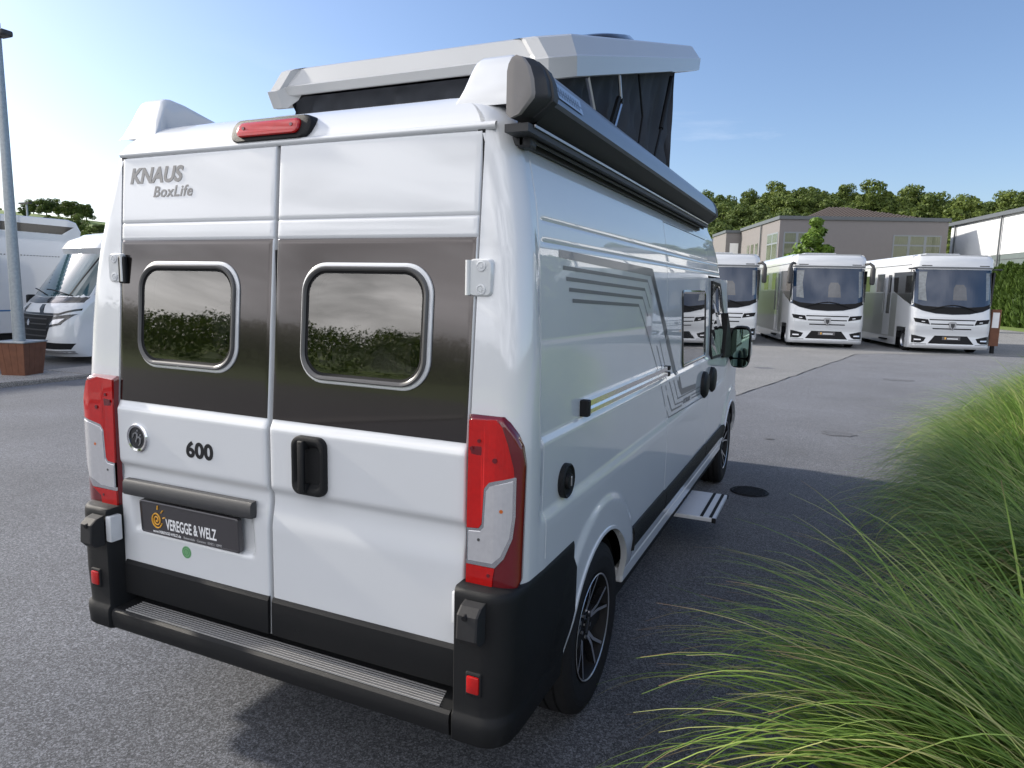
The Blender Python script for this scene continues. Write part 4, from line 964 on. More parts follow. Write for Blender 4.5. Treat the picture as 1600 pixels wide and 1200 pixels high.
# ================================================================== OTHER MOTORHOMES
def front_y(x, z, f, bow, Wd, r):
    ax = abs(x); y = f(z) + bow * (ax / Wd) ** 2
    if ax > Wd - r: q = min(1, (ax - (Wd - r)) / r); y += r * (1 - math.sqrt(max(0, 1 - q * q)))
    return y
def motorhome(name, label, loc, rz, big_mirrors, group):
    t = thing(name, label, 'motorhome', loc, rz, group)
    Wd, r, L = 1.21, .20, 7.4
    def f(z): return interp(z, [.16, .24, .34, .6, .8, 1.1, 1.30, 2.72, 2.78, 3.0, 3.12, 3.17], [.06, .0, .02, .06, .03, .05, .10, .30, .20, .24, .36, .6])
    def win_(z): return 0 if z < 2.95 else .10 * ((z - 2.95) / .22) ** 2
    zs = [.16, .20, .24, .30, .40, .5, .6, .7, .8, .9, 1.0, 1.1, 1.2, 1.3, 1.45, 1.6, 1.75, 1.9, 2.1, 2.3, 2.5, 2.65, 2.72, 2.74, 2.78, 2.85, 2.95, 3.02, 3.08, 3.12, 3.15, 3.17]
    def FY(x, z): return front_y(x, z, f, .10, Wd, r)
    V = []; F = []; FM = []
    ang = [i / 12 for i in range(13)]
    def loop(z):
        w_ = Wd - win_(z); P = []
        xs_ = [0, .2, .4, .6, .78, .9] + [ (Wd - r) + r * math.sin(RAD(90 * k / 8)) for k in range(0, 9)]
        half = [(x * w_ / Wd, FY(x, z)) for x in xs_]
        half += [(w_, y) for y in (.55, .75, .95, 1.15, 1.35, 1.6, 1.9, 2.4, 3, 4, 5, 6)] + [(w_, L - .15), (w_ - .05, L - .04), (w_ - .15, L), (0, L)]
        return half
    n = len(loop(1.0))
    for side in (1, -1):
        b = len(V)
        for z in zs: V += [(side * x, y, z) for x, y in loop(z)]
        for j in range(len(zs) - 1):
            for i in range(n - 1):
                q = (b + j * n + i, b + (j + 1) * n + i, b + (j + 1) * n + i + 1, b + j * n + i + 1); cx = sum(abs(V[k][0]) for k in q) / 4; cy = sum(V[k][1] for k in q) / 4; cz = sum(V[k][2] for k in q) / 4
                if cz < .78 and cx > 1.0 and abs(cy - 1.0) < .44: continue
                F.append(q if side > 0 else q[::-1]); FM.append(0)
    o = me_obj('body', V, F, [M['paint']], t, FM, True, 35)
    bm = bmesh.new(); bm.from_mesh(o.data); bmesh.ops.remove_doubles(bm, verts=bm.verts, dist=.0005); bm.to_mesh(o.data); bm.free(); o.data.set_sharp_from_angle(angle=RAD(35))
    mb = MB(); mb.box(-1.0, 1.0, .45, L - .3, 3.13, 3.175); mb.bbox(-.75, .3, .75, 1.6, 3.17, 3.23, .03); mb.obj('roof', M['paint2'], t)
    def patch(name_, P, mat_, off=.006, par=t, both=False, thick=True, res=None):
        for s_ in ((1, -1) if both else (1,)):
            Q = subdiv(P, 6); Q = [(s_ * x, z) for x, z in Q]
            if s_ < 0: Q = Q[::-1]
            bm = bmesh.new(); vs_ = [bm.verts.new((x, 0, z)) for x, z in Q]; fc = bm.faces.new(vs_)
            # slice for curvature
            for k in range(-14, 15):
                bmesh.ops.bisect_plane(bm, geom=bm.verts[:] + bm.edges[:] + bm.faces[:], plane_co=(k * .08 + .001, 0, 0), plane_no=(1, 0, 0))
            for k in range(2, 32):
                bmesh.ops.bisect_plane(bm, geom=bm.verts[:] + bm.edges[:] + bm.faces[:], plane_co=(0, 0, k * .1 + .003), plane_no=(0, 0, 1))
            ext = bmesh.ops.extrude_face_region(bm, geom=bm.faces[:])
            ev = set(v for v in ext['geom'] if isinstance(v, bmesh.types.BMVert))
            for v in bm.verts: v.co.y = FY(v.co.x, v.co.z) - (off if v in ev else -.01)
            me = bpy.data.meshes.new(name_); bm.to_mesh(me); bm.free(); me.materials.append(mat_)
            ob = bpy.data.objects.new(name_, me); COL.objects.link(ob); ob.parent = par; last = ob
        return last
    ws = patch('windscreen', [(-1.205, 1.52), (-.9, 1.37), (-.5, 1.28), (0, 1.255), (.5, 1.28), (.9, 1.37), (1.205, 1.52), (1.205, 2.70), (-1.205, 2.70)], M['screen'], .008)
    patch('windscreen_base', [(-1.205, 1.53), (-.9, 1.38), (-.5, 1.29), (0, 1.265), (.5, 1.29), (.9, 1.38), (1.205, 1.53), (1.205, 1.64), (.9, 1.53), (.5, 1.50), (-.5, 1.50), (-.9, 1.53), (-1.205, 1.64)], M['rubber'], .0088)
    for sg in (-1, 1): patch('glass_edge', [(sg * 1.15, 1.6), (sg * 1.205, 1.6), (sg * 1.205, 2.68), (sg * 1.15, 2.68)][::sg], M['rubber'], .0088)
    # light curtains / blinds seen through the glass at the sides
    patch('curtain', [(-1.02, 1.72), (-.78, 1.68), (-.84, 2.2), (-.80, 2.62), (-1.04, 2.62)], M['curtain'], .0095)
    patch('sun_visor', [(.98, 1.72), (1.08, 1.76), (1.08, 2.60), (.95, 2.60)], M['curtain'], .0095)
    patch('seat_back', [(-.02, 1.72), (.40, 1.72), (.36, 2.12), (.28, 2.22), (.05, 2.22), (-.01, 2.1)], M['curtain2'], .0095)
    mb = MB()
    for x0, x1 in ((-.80, .05), (.75, -.05)):
        pts = [(lerp(x0, x1, k / 6), FY(lerp(x0, x1, k / 6), 1.4) - .03, 1.36 + .20 * math.sin(PI / 2 * k / 6)) for k in range(7)]; mb.tube(pts, .014, 5)
    mb.obj('wiper', M['rubber'], t)
    for z, hw in ((1.085, .68), (.945, .63), (.80, .57)): patch('grille_slot', [(-hw, z - .018), (hw, z - .018), (hw, z + .018), (-hw, z + .018)], M['rubber'], .004)
    patch('badge', [(0, .76), (.09, .86), (.115, 1.0), (.06, 1.03), (-.06, 1.03), (-.115, 1.0), (-.09, .86)], M['silver'], .03)
    patch('badge_centre', [(0, .80), (.05, .88), (.06, .97), (-.06, .97), (-.05, .88)], M['greypl'], .036)
    patch('headlight', [(.66, .93), (1.08, 1.0), (1.13, 1.13), (.72, 1.09)], M['rubber'], .006, both=True)
    patch('headlight_lens', [(.80, 1.0), (.90, 1.01), (.91, 1.035), (.81, 1.03)], M['clear'], .010, both=True)
    patch('air_intake', [(-.68, .315), (.68, .315), (.48, .575), (-.48, .575)], M['rubber'], .006)
    pl = patch('number_plate', [(-.27, .44), (.27, .44), (.27, .55), (-.27, .55)], M['plate'], .02)
    patch('plate_text', [(-.12, .47), (.20, .47), (.20, .50), (-.12, .50)], M['whiteink'], .023, pl); patch('logo', [(-.20, .465), (-.155, .465), (-.15, .53), (-.195, .53)], M['yellow'], .023, pl)
    patch('fog_light', [(.80, .38), (.90, .33), (1.14, .33), (1.14, .58), (1.05, .57), (.74, .50)], M['rubber'], .005, both=True)
    patch('fog_lens', [(.88, .41), (1.08, .41), (1.08, .455), (.88, .45)], M['clear'], .010, both=True)
    patch('bumper_lip', [(-1.14, .20), (1.14, .20), (1.14, .27), (-1.14, .27)], M['chrome2'], .012)
    patch('shadow_line', [(-1.15, .29), (-.72, .29), (-.72, .305), (-1.15, .305)], M['rubber'], .003, both=True)
    # front marker slots
    patch('vent_slot', [(.70, 2.80), (1.0, 2.80), (1.0, 2.83), (.70, 2.83)], M['greypl'], .004, both=True)
    # side windows: dark band in view with frames
    for s_ in (-1, 1):
        mb = MB(); x = s_ * (Wd + .003)
        P = [(.30, 2.62), (.34, 1.56), (1.0, 1.72), (1.95, 1.98), (2.05, 2.62)]
        vs_ = [(x, y, z) for y, z in P] + [(s_ * (Wd - .05), y, z) for y, z in P]; k = len(P)
        mb.add(vs_, [tuple(range(k)) if s_ < 0 else tuple(reversed(range(k)))] + [(i, (i + 1) % k, k + (i + 1) % k, k + i) for i in range(k)])
        mb.obj('cab_window', M['glassdark'], t)
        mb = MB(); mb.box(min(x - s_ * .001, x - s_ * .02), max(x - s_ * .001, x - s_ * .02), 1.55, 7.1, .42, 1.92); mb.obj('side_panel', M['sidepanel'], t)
        for y0, y1, z0, z1 in ((2.95, 3.75, 1.95, 2.6), (4.5, 5.4, 1.95, 2.55)):
            mb = MB(); mb.bbox(min(x, x - s_ * .02), max(x, x - s_ * .02) + .0, y0, y1, z0, z1, .008); mb.obj('side_window', M['glassdark'], t)
        mb = MB(); xx = s_ * (Wd + .004)
        mb.box(min(xx, xx - s_ * .02), max(xx, xx - s_ * .02), 2.12, 2.80, .45, 2.68); dd = mb.obj('entrance_door', M['paint'], t)
        mb = MB(); mb.box(min(xx, xx + s_ * .004), max(xx, xx + s_ * .004), 2.22, 2.55, 1.2, 2.55); mb.obj('door_window', M['glassdark'], dd)
        mb = MB(); mb.tube([(s_ * (Wd + .02), 2.86, 1.2), (s_ * (Wd + .02), 2.86, 2.4)], .015, 6); mb.obj('grab_handle', M['alu'], dd)
        mb = MB(); mb.box(min(xx, xx + s_ * .002), max(xx, xx + s_ * .002), .5, 7.2, 2.84, 2.86); mb.obj('roof_moulding', M['greypl'], t)
        if big_mirrors:
            mb = MB(); mb.tube([(s_ * 1.13, .28, 2.84), (s_ * 1.22, .12, 2.86), (s_ * 1.30, .06, 2.78), (s_ * 1.32, .05, 2.66)], [.045, .05, .055, .06], 8)
            am = mb.obj('mirror_arm', M['greypl'], t, True)
            mb = MB(); mb.bbox(s_ * 1.31 - .075, s_ * 1.31 + .075, -.02, .14, 2.16, 2.72, .05, seg=3); mb.obj('mirror', M['greypl'], am, True)
        else:
            mb = MB(); mb.bbox(min(s_ * 1.12, s_ * 1.38), max(s_ * 1.12, s_ * 1.38), .24, .34, 2.69, 2.735, .015); mb.obj('camera_mirror', M['greypl'], t, True)
    # wheels
    for s_ in (1, -1):
        for yc in (1.0, 5.1, 5.95):
            wh = bpy.data.objects.new('wheel', None); COL.objects.link(wh); wh.parent = t; wh.location = (s_ * 1.0, yc, .36)
            n2 = 32; mb = MB()
            mb.loft([[(s_ * x, r_ * math.cos(2 * PI * k / n2), r_ * math.sin(2 * PI * k / n2)) for k in range(n2)] for x, r_ in ((-.12, .2), (-.12, .33), (-.09, .36), (.07, .36), (.10, .33), (.10, .22))], 0); mb.obj('tyre', M['tyre'], wh, True)
            mb = MB(); mb.loft([[(s_ * x, r_ * math.cos(2 * PI * k / n2), r_ * math.sin(2 * PI * k / n2)) for k in range(n2)] for x, r_ in ((.10, .22), (.06, .2), (.05, .10), (.08, .08), (.08, .001))], 0); mb.obj('rim', M['alu'], wh, True)
    mb = MB(); mb.box(-1.05, 1.05, .5, L - .4, .16, .40); mb.box(-1.3, -1.1, 2.15, 2.8, .28, .33); mb.obj('underbody', M['rubber'], t)
    return t
M['screen'] = mat('windscreen_painted_sky_reflection', (.014, .034, .075), .03, 0, .35, .0, .5)  # blue base colour stands in for blue sky reflected in the glass
M['curtain'] = mat('curtain_behind_glass', (.16, .18, .19), .1, 0, 1, .0, var=.5, vscale=14)
M['curtain2'] = mat('seat_behind_glass', (.05, .055, .065), .1, 0, 1, .0, var=.3, vscale=10)
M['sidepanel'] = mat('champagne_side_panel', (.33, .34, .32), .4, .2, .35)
M['chrome2'] = mat('satin_trim', (.7, .71, .73), .3, .3, .5)
GM = 'white motorhomes parked side by side across the yard'
HR = RAD(14.5)
motorhome('motorhome', 'white motorhome with two big arm mirrors, in the middle of the row of three', (1.70, 24.35, 0), HR, True, GM)
motorhome('motorhome', 'white motorhome half hidden behind the camper van mirror, first of the row of three', (-1.68, 23.9, 0), HR, True, GM)
motorhome('motorhome', 'white motorhome with small stub camera mirrors, last of the row beside the hedge', (5.38, 24.65, 0), HR, False, GM)

# ---- left: integrated motorhome A and coach-built motorhome B
def mh_left():
    t = thing('motorhome', 'white and grey motorhome with raked windscreen and black grille, behind the brown planter', 'motorhome', (-13.35, 7.35, 0), RAD(-11.6), None)
    Wd, r, L = 1.12, .35, 6.9
    def f(z): return interp(z, [.18, .28, .5, .9, 1.15, 1.32, 1.40, 2.30, 2.42, 2.60, 2.74, 2.80], [.18, .05, .0, .04, .10, .26, .36, .98, .92, 1.05, 1.35, 1.8])
    zs = [.18, .22, .28, .4, .5, .6, .7, .8, .9, 1.0, 1.1, 1.2, 1.26, 1.32, 1.38, 1.5, 1.65, 1.8, 1.95, 2.1, 2.2, 2.30, 2.34, 2.42, 2.5, 2.6, 2.68, 2.74, 2.78, 2.80]
    def FY(x, z): return front_y(x, z, f, .22, Wd, r)
    V = []; F = []; FM = []
    def loop(z):
        w_ = Wd - (0 if z < 2.55 else .12 * ((z - 2.55) / .25) ** 2)
        xs_ = [0, .15, .3, .45, .6, .72] + [(Wd - r) + r * math.sin(RAD(90 * k / 10)) for k in range(0, 11)]
        h = [(x * w_ / Wd, FY(x, z)) for x in xs_]; y1 = h[-1][1]
        return h + [(w_, max(y1 + .01 * k, y)) for k, y in enumerate((.9, 1.1, 1.3, 1.5, 1.8, 2.2, 3, 4, 5, 6))] + [(w_, L - .1), (w_ - .1, L), (0, L)]
    n = len(loop(1.))
    for side in (1, -1):
        b = len(V)
        for z in zs: V += [(side * x, y, z) for x, y in loop(z)]
        for j in range(len(zs) - 1):
            for i in range(n - 1):
                q = (b + j * n + i, b + (j + 1) * n + i, b + (j + 1) * n + i + 1, b + j * n + i + 1); F.append(q if side > 0 else q[::-1]); FM.append(0)
    me_obj('body', V, F, [M['paint']], t, FM, True, 40)
    mb = MB(); mb.box(-.95, .95, 1.75, L - .2, 2.74, 2.81); mb.obj('roof', M['paint2'], t)
    def patch(name_, P, mat_, off=.006, par=t, both=False):
        for s_ in ((1, -1) if both else (1,)):
            Q = [(s_ * x, z) for x, z in subdiv(P, 6)]
            if s_ < 0: Q = Q[::-1]
            bm = bmesh.new(); bm.faces.new([bm.verts.new((x, 0, z)) for x, z in Q])
            for k in range(-18, 19): bmesh.ops.bisect_plane(bm, geom=bm.verts[:] + bm.edges[:] + bm.faces[:], plane_co=(k * .062 + .001, 0, 0), plane_no=(1, 0, 0))
            for k in range(2, 46): bmesh.ops.bisect_plane(bm, geom=bm.verts[:] + bm.edges[:] + bm.faces[:], plane_co=(0, 0, k * .06 + .003), plane_no=(0, 0, 1))
            ext = bmesh.ops.extrude_face_region(bm, geom=bm.faces[:]); ev = set(v for v in ext['geom'] if isinstance(v, bmesh.types.BMVert))
            for v in bm.verts: v.co.y = FY(v.co.x, v.co.z) - (off if v in ev else -.02)
            me = bpy.data.meshes.new(name_); bm.to_mesh(me); bm.free(); me.materials.append(mat_)
            ob = bpy.data.objects.new(name_, me); COL.objects.link(ob); ob.parent = par
        return ob
    patch('windscreen', [(-1.08, 1.42), (0, 1.38), (1.08, 1.42), (1.04, 2.30), (-1.04, 2.30)], M['glassblue'], .008)
    patch('windscreen_base', [(-1.09, 1.29), (0, 1.25), (1.09, 1.29), (1.09, 1.41), (0, 1.37), (-1.09, 1.41)], M['blackgloss'], .008)
    patch('a_pillar', [(.80, 1.42), (.83, 1.42), (.92, 2.3), (.89, 2.3)], M['rubber'], .012, both=True)
    patch('grille', [(-.62, .50), (.62, .50), (.80, 1.02), (-.80, 1.02)], M['blackpl'], .01)
    for z in (.60, .72, .84, .95): patch('grille_bar', [(-.66, z - .012), (.66, z - .012), (.66, z + .012), (-.66, z + .012)], M['greypl'], .022)
    patch('logo', [(-.04, .80), (.04, .80), (.06, .88), (0, .93), (-.06, .88)], M['chrome'], .03)
    patch('headlight', [(.64, .76), (.95, .84), (1.10, 1.06), (.80, 1.00)], M['blackgloss'], .01, both=True)
    patch('headlight_lens', [(.74, .83), (.92, .87), (1.0, .97), (.82, .94)], M['clear'], .014, both=True)
    patch('bonnet_stripe', [(.40, 1.03), (.52, 1.03), (.40, 1.24), (.28, 1.24)], M['blackgloss'], .008, both=True)
    patch('bonnet_strip', [(-.9, 1.03), (.9, 1.03), (1.11, 1.13), (1.11, 1.17), (.9, 1.07), (-.9, 1.07), (-1.11, 1.17), (-1.11, 1.13)], M['blackgloss'], .012)
    patch('air_intake', [(.45, .34), (1.05, .34), (1.10, .46), (.60, .48)], M['blackpl'], .01, both=True)
    patch('bumper_lip', [(-1.08, .24), (1.08, .24), (1.08, .31), (-1.08, .31)], M['silver'], .015)
    mb = MB(); 
    for x0, x1 in ((.9, .1), (.1, -.7)): mb.tube([(lerp(x0, x1, k / 5), FY(lerp(x0, x1, k / 5), 1.44) - .03, 1.42 + .12 * math.sin(PI / 2 * k / 5)) for k in range(6)], .012, 5)
    mb.obj('wiper', M['rubber'], t)
    for s_ in (1, -1):
        mb = MB(); P = [(1.25, 2.25), (.85, 1.45), (2.0, 1.45), (2.0, 2.25)]; x = s_ * (Wd + .004); k = 4
        mb.add([(x, y, z) for y, z in P] + [(s_ * (Wd - .1), y, z) for y, z in P], [(0, 1, 2, 3) if s_ < 0 else (3, 2, 1, 0)] + [(i, (i + 1) % k, k + (i + 1) % k, k + i) for i in range(k)]); mb.obj('cab_window', M['glassdark'], t)
        for yc in (1.3, 5.2):
            mb = MB(); n2 = 32; mb.loft([[(s_ * (.99 + x), yc + r_ * math.cos(2 * PI * k / n2), .35 + r_ * math.sin(2 * PI * k / n2)) for k in range(n2)] for x, r_ in ((-.1, .2), (-.1, .33), (.1, .35), (.14, .33), (.14, .22), (.10, .2), (.10, .001))], [0, 0, 0, 0, 1, 1]); mb.obj('wheel', [M['tyre'], M['alu']], t, True)
    mb = MB(); mb.tube([(-1.12, 1.0, 1.32), (-1.30, .62, 1.28)], .035, 6); mb.bbox(-1.42, -1.24, .48, .66, 1.18, 1.40, .04); mb.obj('mirror', M['blackpl'], t, True)
M['glassblue'] = mat('windscreen_glass', (.035, .075, .085), .03, 0, 1, .0, .8)
mh_left()
def mh_b():
    t = thing('motorhome', 'large white motorhome with dark pointed roof band, leftmost behind the lamp post', 'motorhome', (-16, 3.0, 0), 0)
    secs = []
    # side profile in y,z extruded along x with softened edges
    prof = [(0, .44), (0, 3.1), (.1, 3.2), (6.75, 3.24), (7.1, 3.24), (7.3, 3.18), (7.42, 2.95), (7.40, 2.86), (6.95, 2.2), (6.6, 1.3), (6.6, .6), (6.5, .44)]
    mb = MB(); Ls = []
    for x, s_ in ((0, .0), (0, .02), (-.03, 0), (-2.27, 0), (-2.3, .03)):
        Ls.append([(x, 3.7 + (y - 3.7) * (1 - s_ * .3), 1.8 + (z - 1.8) * (1 - s_ * .6)) for y, z in prof])
    mb.loft(Ls[1:], 0, True, True); mb.obj('body', M['paint'], t)
    def sidep(name_, P, m, off=.006, par=t):
        k = len(P); mb = MB(); mb.add([(off, y, z) for y, z in P] + [(-.02, y, z) for y, z in P], [tuple(range(k)) if True else 0] + [(i, (i + 1) % k, k + (i + 1) % k, k + i) for i in range(k)]); return mb.obj(name_, m, par)
    sidep('roof_band', [(.2, 2.90), (6.9, 2.86), (7.22, 3.06), (.2, 3.10)], M['blackgloss'])
    sidep('blue_line', [(.2, .965), (6.35, .965), (6.35, 1.0), (.2, 1.0)], M['blueline'])
    bx_ = sidep('service_panel', [(5.72, .76), (6.15, .76), (6.15, .94), (5.72, .94)], M['blackgloss'], .02)
    sidep('logo', [(5.90, .80), (6.02, .80), (6.02, .87), (5.90, .87)], M['yellow'], .025, bx_)
    for k in range(26): mb = MB(); mb.box(-.01, .008, 4.9 + k * .075, 4.93 + k * .075, 2.292, 2.312); mb.obj('vent_dot', M['greypl'], t)
    mb = MB(); mb.box(-2.2, -.08, .3, 6.3, .22, .46); mb.obj('underbody', M['rubber'], t)
    for yc in (1.8, 5.4):
        for x in (-.25, -2.05):
            mb = MB(); n2 = 28; mb.loft([[(x + q, yc + r_ * math.cos(2 * PI * k / n2), .35 + r_ * math.sin(2 * PI * k / n2)) for k in range(n2)] for q, r_ in ((-.1, .001), (-.1, .33), (.1, .35), (.12, .22), (.10, .001))], 0); mb.obj('wheel', M['tyre'], t, True)
M['blueline'] = mat('blue_vinyl', (.05, .16, .35), .3)
mh_b()

# ================================================================== PLANTER, LAMP POSTS, SIGN POST
pl = thing('planter', 'brown tapered wooden planter box with metal rim at the foot of the lamp post', 'planter', (-11.22, 5.93, 0), RAD(20))
def pface(k):
    mb = MB()
    for i in range(4):
        a0, a1 = -.5 + i * .25 + .004, -.5 + (i + 1) * .25 - .004
        def P(a, z, o): h = lerp(.21, .275, z / .64); x, y = a * 2 * h, -h + o; c_, s_ = math.cos(k * PI / 2), math.sin(k * PI / 2); return (x * c_ - y * s_, x * s_ + y * c_, z)
        mb = MB(); mb.add([P(a0, 0, 0), P(a1, 0, 0), P(a1, .64, 0), P(a0, .64, 0), P(a0, 0, .03), P(a1, 0, .03), P(a1, .64, .03), P(a0, .64, .03)], [(0, 1, 2, 3), (5, 4, 7, 6), (1, 5, 6, 2), (4, 0, 3, 7), (3, 2, 6, 7)])
        mb.obj('plank', M['wood'], pl)
for k in range(4): pface(k)
mb = MB(); mb.bbox(-.29, .29, -.29, .29, .64, .668, .006); mb.obj('rim', M['galv'], pl)
lp = thing('lamp_post', 'grey galvanised lamp post rising out of the brown planter', 'lamp post', (-11.25, 5.93, .02))
mb = MB(); mb.tube([(0, 0, 0), (0, 0, 2.2), (0, 0, 5.95)], [.10, .09, .06], 16); mb.obj('post', M['galv'], lp, True)
mb = MB(); mb.tube([(0, 0, 5.7), (.1, -.02, 5.78), (.22, -.04, 5.76)], .02, 6); mb.bbox(.05, .32, -.12, .08, 5.70, 5.80, .03); mb.obj('lamp_head', M['greypl'], lp)
lp2 = thing('lamp_post', 'small distant lamp post in front of the green hedges on the left', 'lamp post', (-62, 37, 0))
mb = MB(); mb.tube([(0, 0, 0), (0, 0, 8.0)], [.11, .07], 10); mb.obj('post', M['galv'], lp2); mb = MB(); mb.box(-.9, .5, -.15, .15, 8.0, 8.14); mb.obj('lamp_head', M['greypl'], lp2)
sp = thing('info_post', 'brown post with white notice beside the last motorhome', 'sign post', (6.72, 25.9, 0), RAD(15))
mb = MB(); mb.box(-.14, .14, -.06, .06, .25, 1.45); mb.obj('board', M['wood'], sp); mb = MB(); mb.box(-.05, .05, -.04, .04, 0, .27); mb.obj('post', M['rubber'], sp); mb = MB(); mb.box(-.11, .09, -.066, -.06, .85, 1.35); mb.obj('notice', M['whiteink'], sp)

# ================================================================== BUILDINGS
M['render'] = mat('grey_render', (.19, .178, .178), .9, var=.06, vscale=3, bump=.3, bscale=60)
M['trimgrey'] = mat('grey_flashing', (.10, .11, .12), .5)
M['winframe'] = mat('window_frame_grey', (.20, .22, .24), .4)
M['blind'] = mat('pale_green_blinds', (.10, .115, .065), .25, 0, .8, .02, var=.35, vscale=2.)
M['tile'] = mat('brown_roof_tile', (.062, .050, .046), .8, var=.4, vscale=20)
def facade_win(par, T, x0, x1, z0, z1, nx, zsplit, off):
    """window with frame bars and panes on local plane"""
    mb = MB(); mb.box(x0, x1, off - .02, off + .12, z0, z1, T=T); wn = mb.obj('window', M['winframe'], par)
    for i in range(nx):
        a, b = lerp(x0, x1, i / nx) + .10, lerp(x0, x1, (i + 1) / nx) - .10
        for c, d in ((z0 + .1, zsplit - .06), (zsplit + .06, z1 - .1)):
            if d - c < .1: continue
            mb = MB(); mb.box(a, b, off - .026, off + .05, c, d, T=T); mb.obj('pane', M['blind'], wn)
            if i % 1 == 0:
                mb = MB()
                for q in frange(a + .12, b - .05, .18): mb.box(q, q + .03, off - .032, off - .024, c, d, T=T)
                kind(mb.obj('blind_slat', M['trimgrey2'], wn), 'stuff')
M['trimgrey2'] = mat('blind_slat_olive', (.10, .12, .06), .5)
bd = thing('office_building', 'grey rendered two storey office building with flat roof and grid windows, behind the motorhomes', 'building', (-2.48, 59.05, 0), math.atan2(4.57, 12.14))
Wb, Db, Hb = 13.0, 12.0, 8.0
mb = MB(); mb.box(0, Wb, 0, Db, 0, Hb - .25); mb.obj('wall', M['render'], bd)
mb = MB(); mb.box(-.12, Wb + .12, -.12, Db + .12, Hb - .27, Hb); mb.obj('roof_edge', M['trimgrey'], bd)
idT = lambda x, y, z: (x, y, z)
facade_win(bd, idT, .35, 3.5, 4.2, 6.75, 3, 5.9, -.01); facade_win(bd, idT, 8.85, 12.55, 4.2, 6.65, 3, 5.85, -.01)
facade_win(bd, idT, .35, 3.5, .8, 3.2, 3, 2.6, -.01); facade_win(bd, idT, 8.85, 12.55, .8, 3.2, 3, 2.6, -.01)
sT = lambda x, y, z: (y, Db - x if False else x, z)
facade_win(bd, lambda x, y, z: (y, 1.2 + x, z), -.9, 2.0, 4.2, 6.75, 2, 5.9, -.01)
for yy in (6.0, 7.4, 8.8):
    mb = MB(); mb.box(-.03, .05, yy, yy + .75, 4.4, 6.2); mb.obj('window', M['blind'], bd)
mb = MB(); mb.tube([(-.1, 5.0, .2), (-.1, 5.0, 7.7)], .06, 8); mb.obj('downpipe', M['trimgrey'], bd)
# tiled hip roof above, tile courses built
rf = bpy.data.objects.new('roof', None); COL.objects.link(rf); rf.parent = bd
mb = MB(); rx0, rx1, ry0, ry1, rz0, rz1 = 2.4, 12.0, 1.0, 11.0, Hb - .05, 9.35
cx_, cy_ = 6.6, 6.0
apex = [(cx_ - .6, cy_, rz1), (cx_ + .6, cy_, rz1)]
mb.add([(rx0, ry0, rz0), (rx1, ry0, rz0), (rx1, ry1, rz0), (rx0, ry1, rz0), apex[0], apex[1]], [(0, 1, 5, 4), (1, 2, 5), (2, 3, 4, 5), (3, 0, 4)]); mb.obj('roof_deck', M['tile'], rf)
mb = MB()
for k in range(16):
    t0 = k / 16; z = lerp(rz0, rz1, t0) ; xa, xb = lerp(rx0, apex[0][0], t0), lerp(rx1, apex[1][0], t0); ya = lerp(ry0, cy_, t0)
    q = xa
    while q < xb - .2:
        mb.tube([(q + .13, ya - .03, z + .05), (q + .13, ya + .30, z + .05 + .30 * (rz1 - rz0) / (cy_ - ry0))], .075, 5, 0); q += .30
kind(mb.obj('roof_tile', M['tile'], rf), 'stuff')
mb = MB(); mb.box(-1.4, .5, 12.2, 18, 0, 7.6); ann = mb.obj('annex', M['render'], bd)
mb = MB(); mb.box(-1.5, .6, 12.1, 18.1, 7.6, 7.85); mb.obj('annex_roof_edge', M['trimgrey'], bd)
mb = MB(); mb.box(-1.0, -.2, 12.14, 12.25, 3.6, 6.6); mb.obj('window', M['whiteink'], bd)
# halls
def cladding_mat():
    m = mat('white_sheet_cladding', (.72, .74, .76), .5); t = m.node_tree; b = t.nodes['Principled BSDF']
    c = t.nodes.new('ShaderNodeTexCoord'); wv = t.nodes.new('ShaderNodeTexWave'); wv.inputs['Scale'].default_value = 1.6; wv.bands_direction = 'X'
    t.links.new(c.outputs['Object'], wv.inputs['Vector']); bp = t.nodes.new('ShaderNodeBump'); bp.inputs['Strength'].default_value = .5; bp.inputs['Distance'].default_value = .03
    t.links.new(wv.outputs['Fac'], bp.inputs['Height']); t.links.new(bp.outputs[0], b.inputs['Normal']); return m
M['clad'] = cladding_mat(); M['cladlow'] = mat('grey_green_cladding', (.13, .16, .16), .5, var=.15, vscale=1.5)
def hall(label, loc, rz, L, D, H, name='warehouse'):
    h = thing(name, label, 'warehouse', loc, rz)
    mb = MB(); mb.box(0, L, 0, D, 5.0, H); mb.obj('upper_wall', M['clad'], h)
    mb = MB(); mb.box(0, L, .03, D, 1.2, 5.0); mb.obj('lower_wall', M['cladlow'], h)
    mb = MB(); mb.box(-.02, L, -.02, D, 0, 1.2); mb.obj('plinth', M['render'], h)
    mb = MB(); mb.add([(-.2, -.25, H), (L + .2, -.25, H), (L + .2, D / 2, H + 1.2), (-.2, D / 2, H + 1.2), (L + .2, D + .25, H), (-.2, D + .25, H)], [(0, 1, 2, 3), (3, 2, 4, 5), (0, 3, 5), (1, 4, 2)]); mb.box(-.2, L + .2, -.3, -.1, H - .25, H + .02); mb.obj('roof', M['trimgrey'], h)
    for x in frange(1.0, L - 1, 8.):
        mb = MB(); mb.tube([(x, -.12, H - .2), (x, -.12, 4.4), (x + .02, -.25, 3.6), (x + .02, -.12, .1)], .07, 8); mb.obj('downpipe', M['trimgrey'], h)
    for z in frange(2.2, 4.6, .6):
        mb = MB(); mb.box(.5, L - .5, -.0, .04, z, z + .04); mb.obj('sheet_joint', M['trimgrey'], h)
    return h
# local x runs from the far corner towards the camera; local y goes away to the right
hall('white and green clad warehouse on the right behind the hedge', (10.16 + .3, 68.1, 0), math.atan2(-.97, .245), 40, 22, 8.0)
for o in list(COL.objects):
    pass
hl = hall('pale warehouse gable seen left of the grey office building', (-20.0, 82, 0), RAD(14), 14, 20, 7.6)

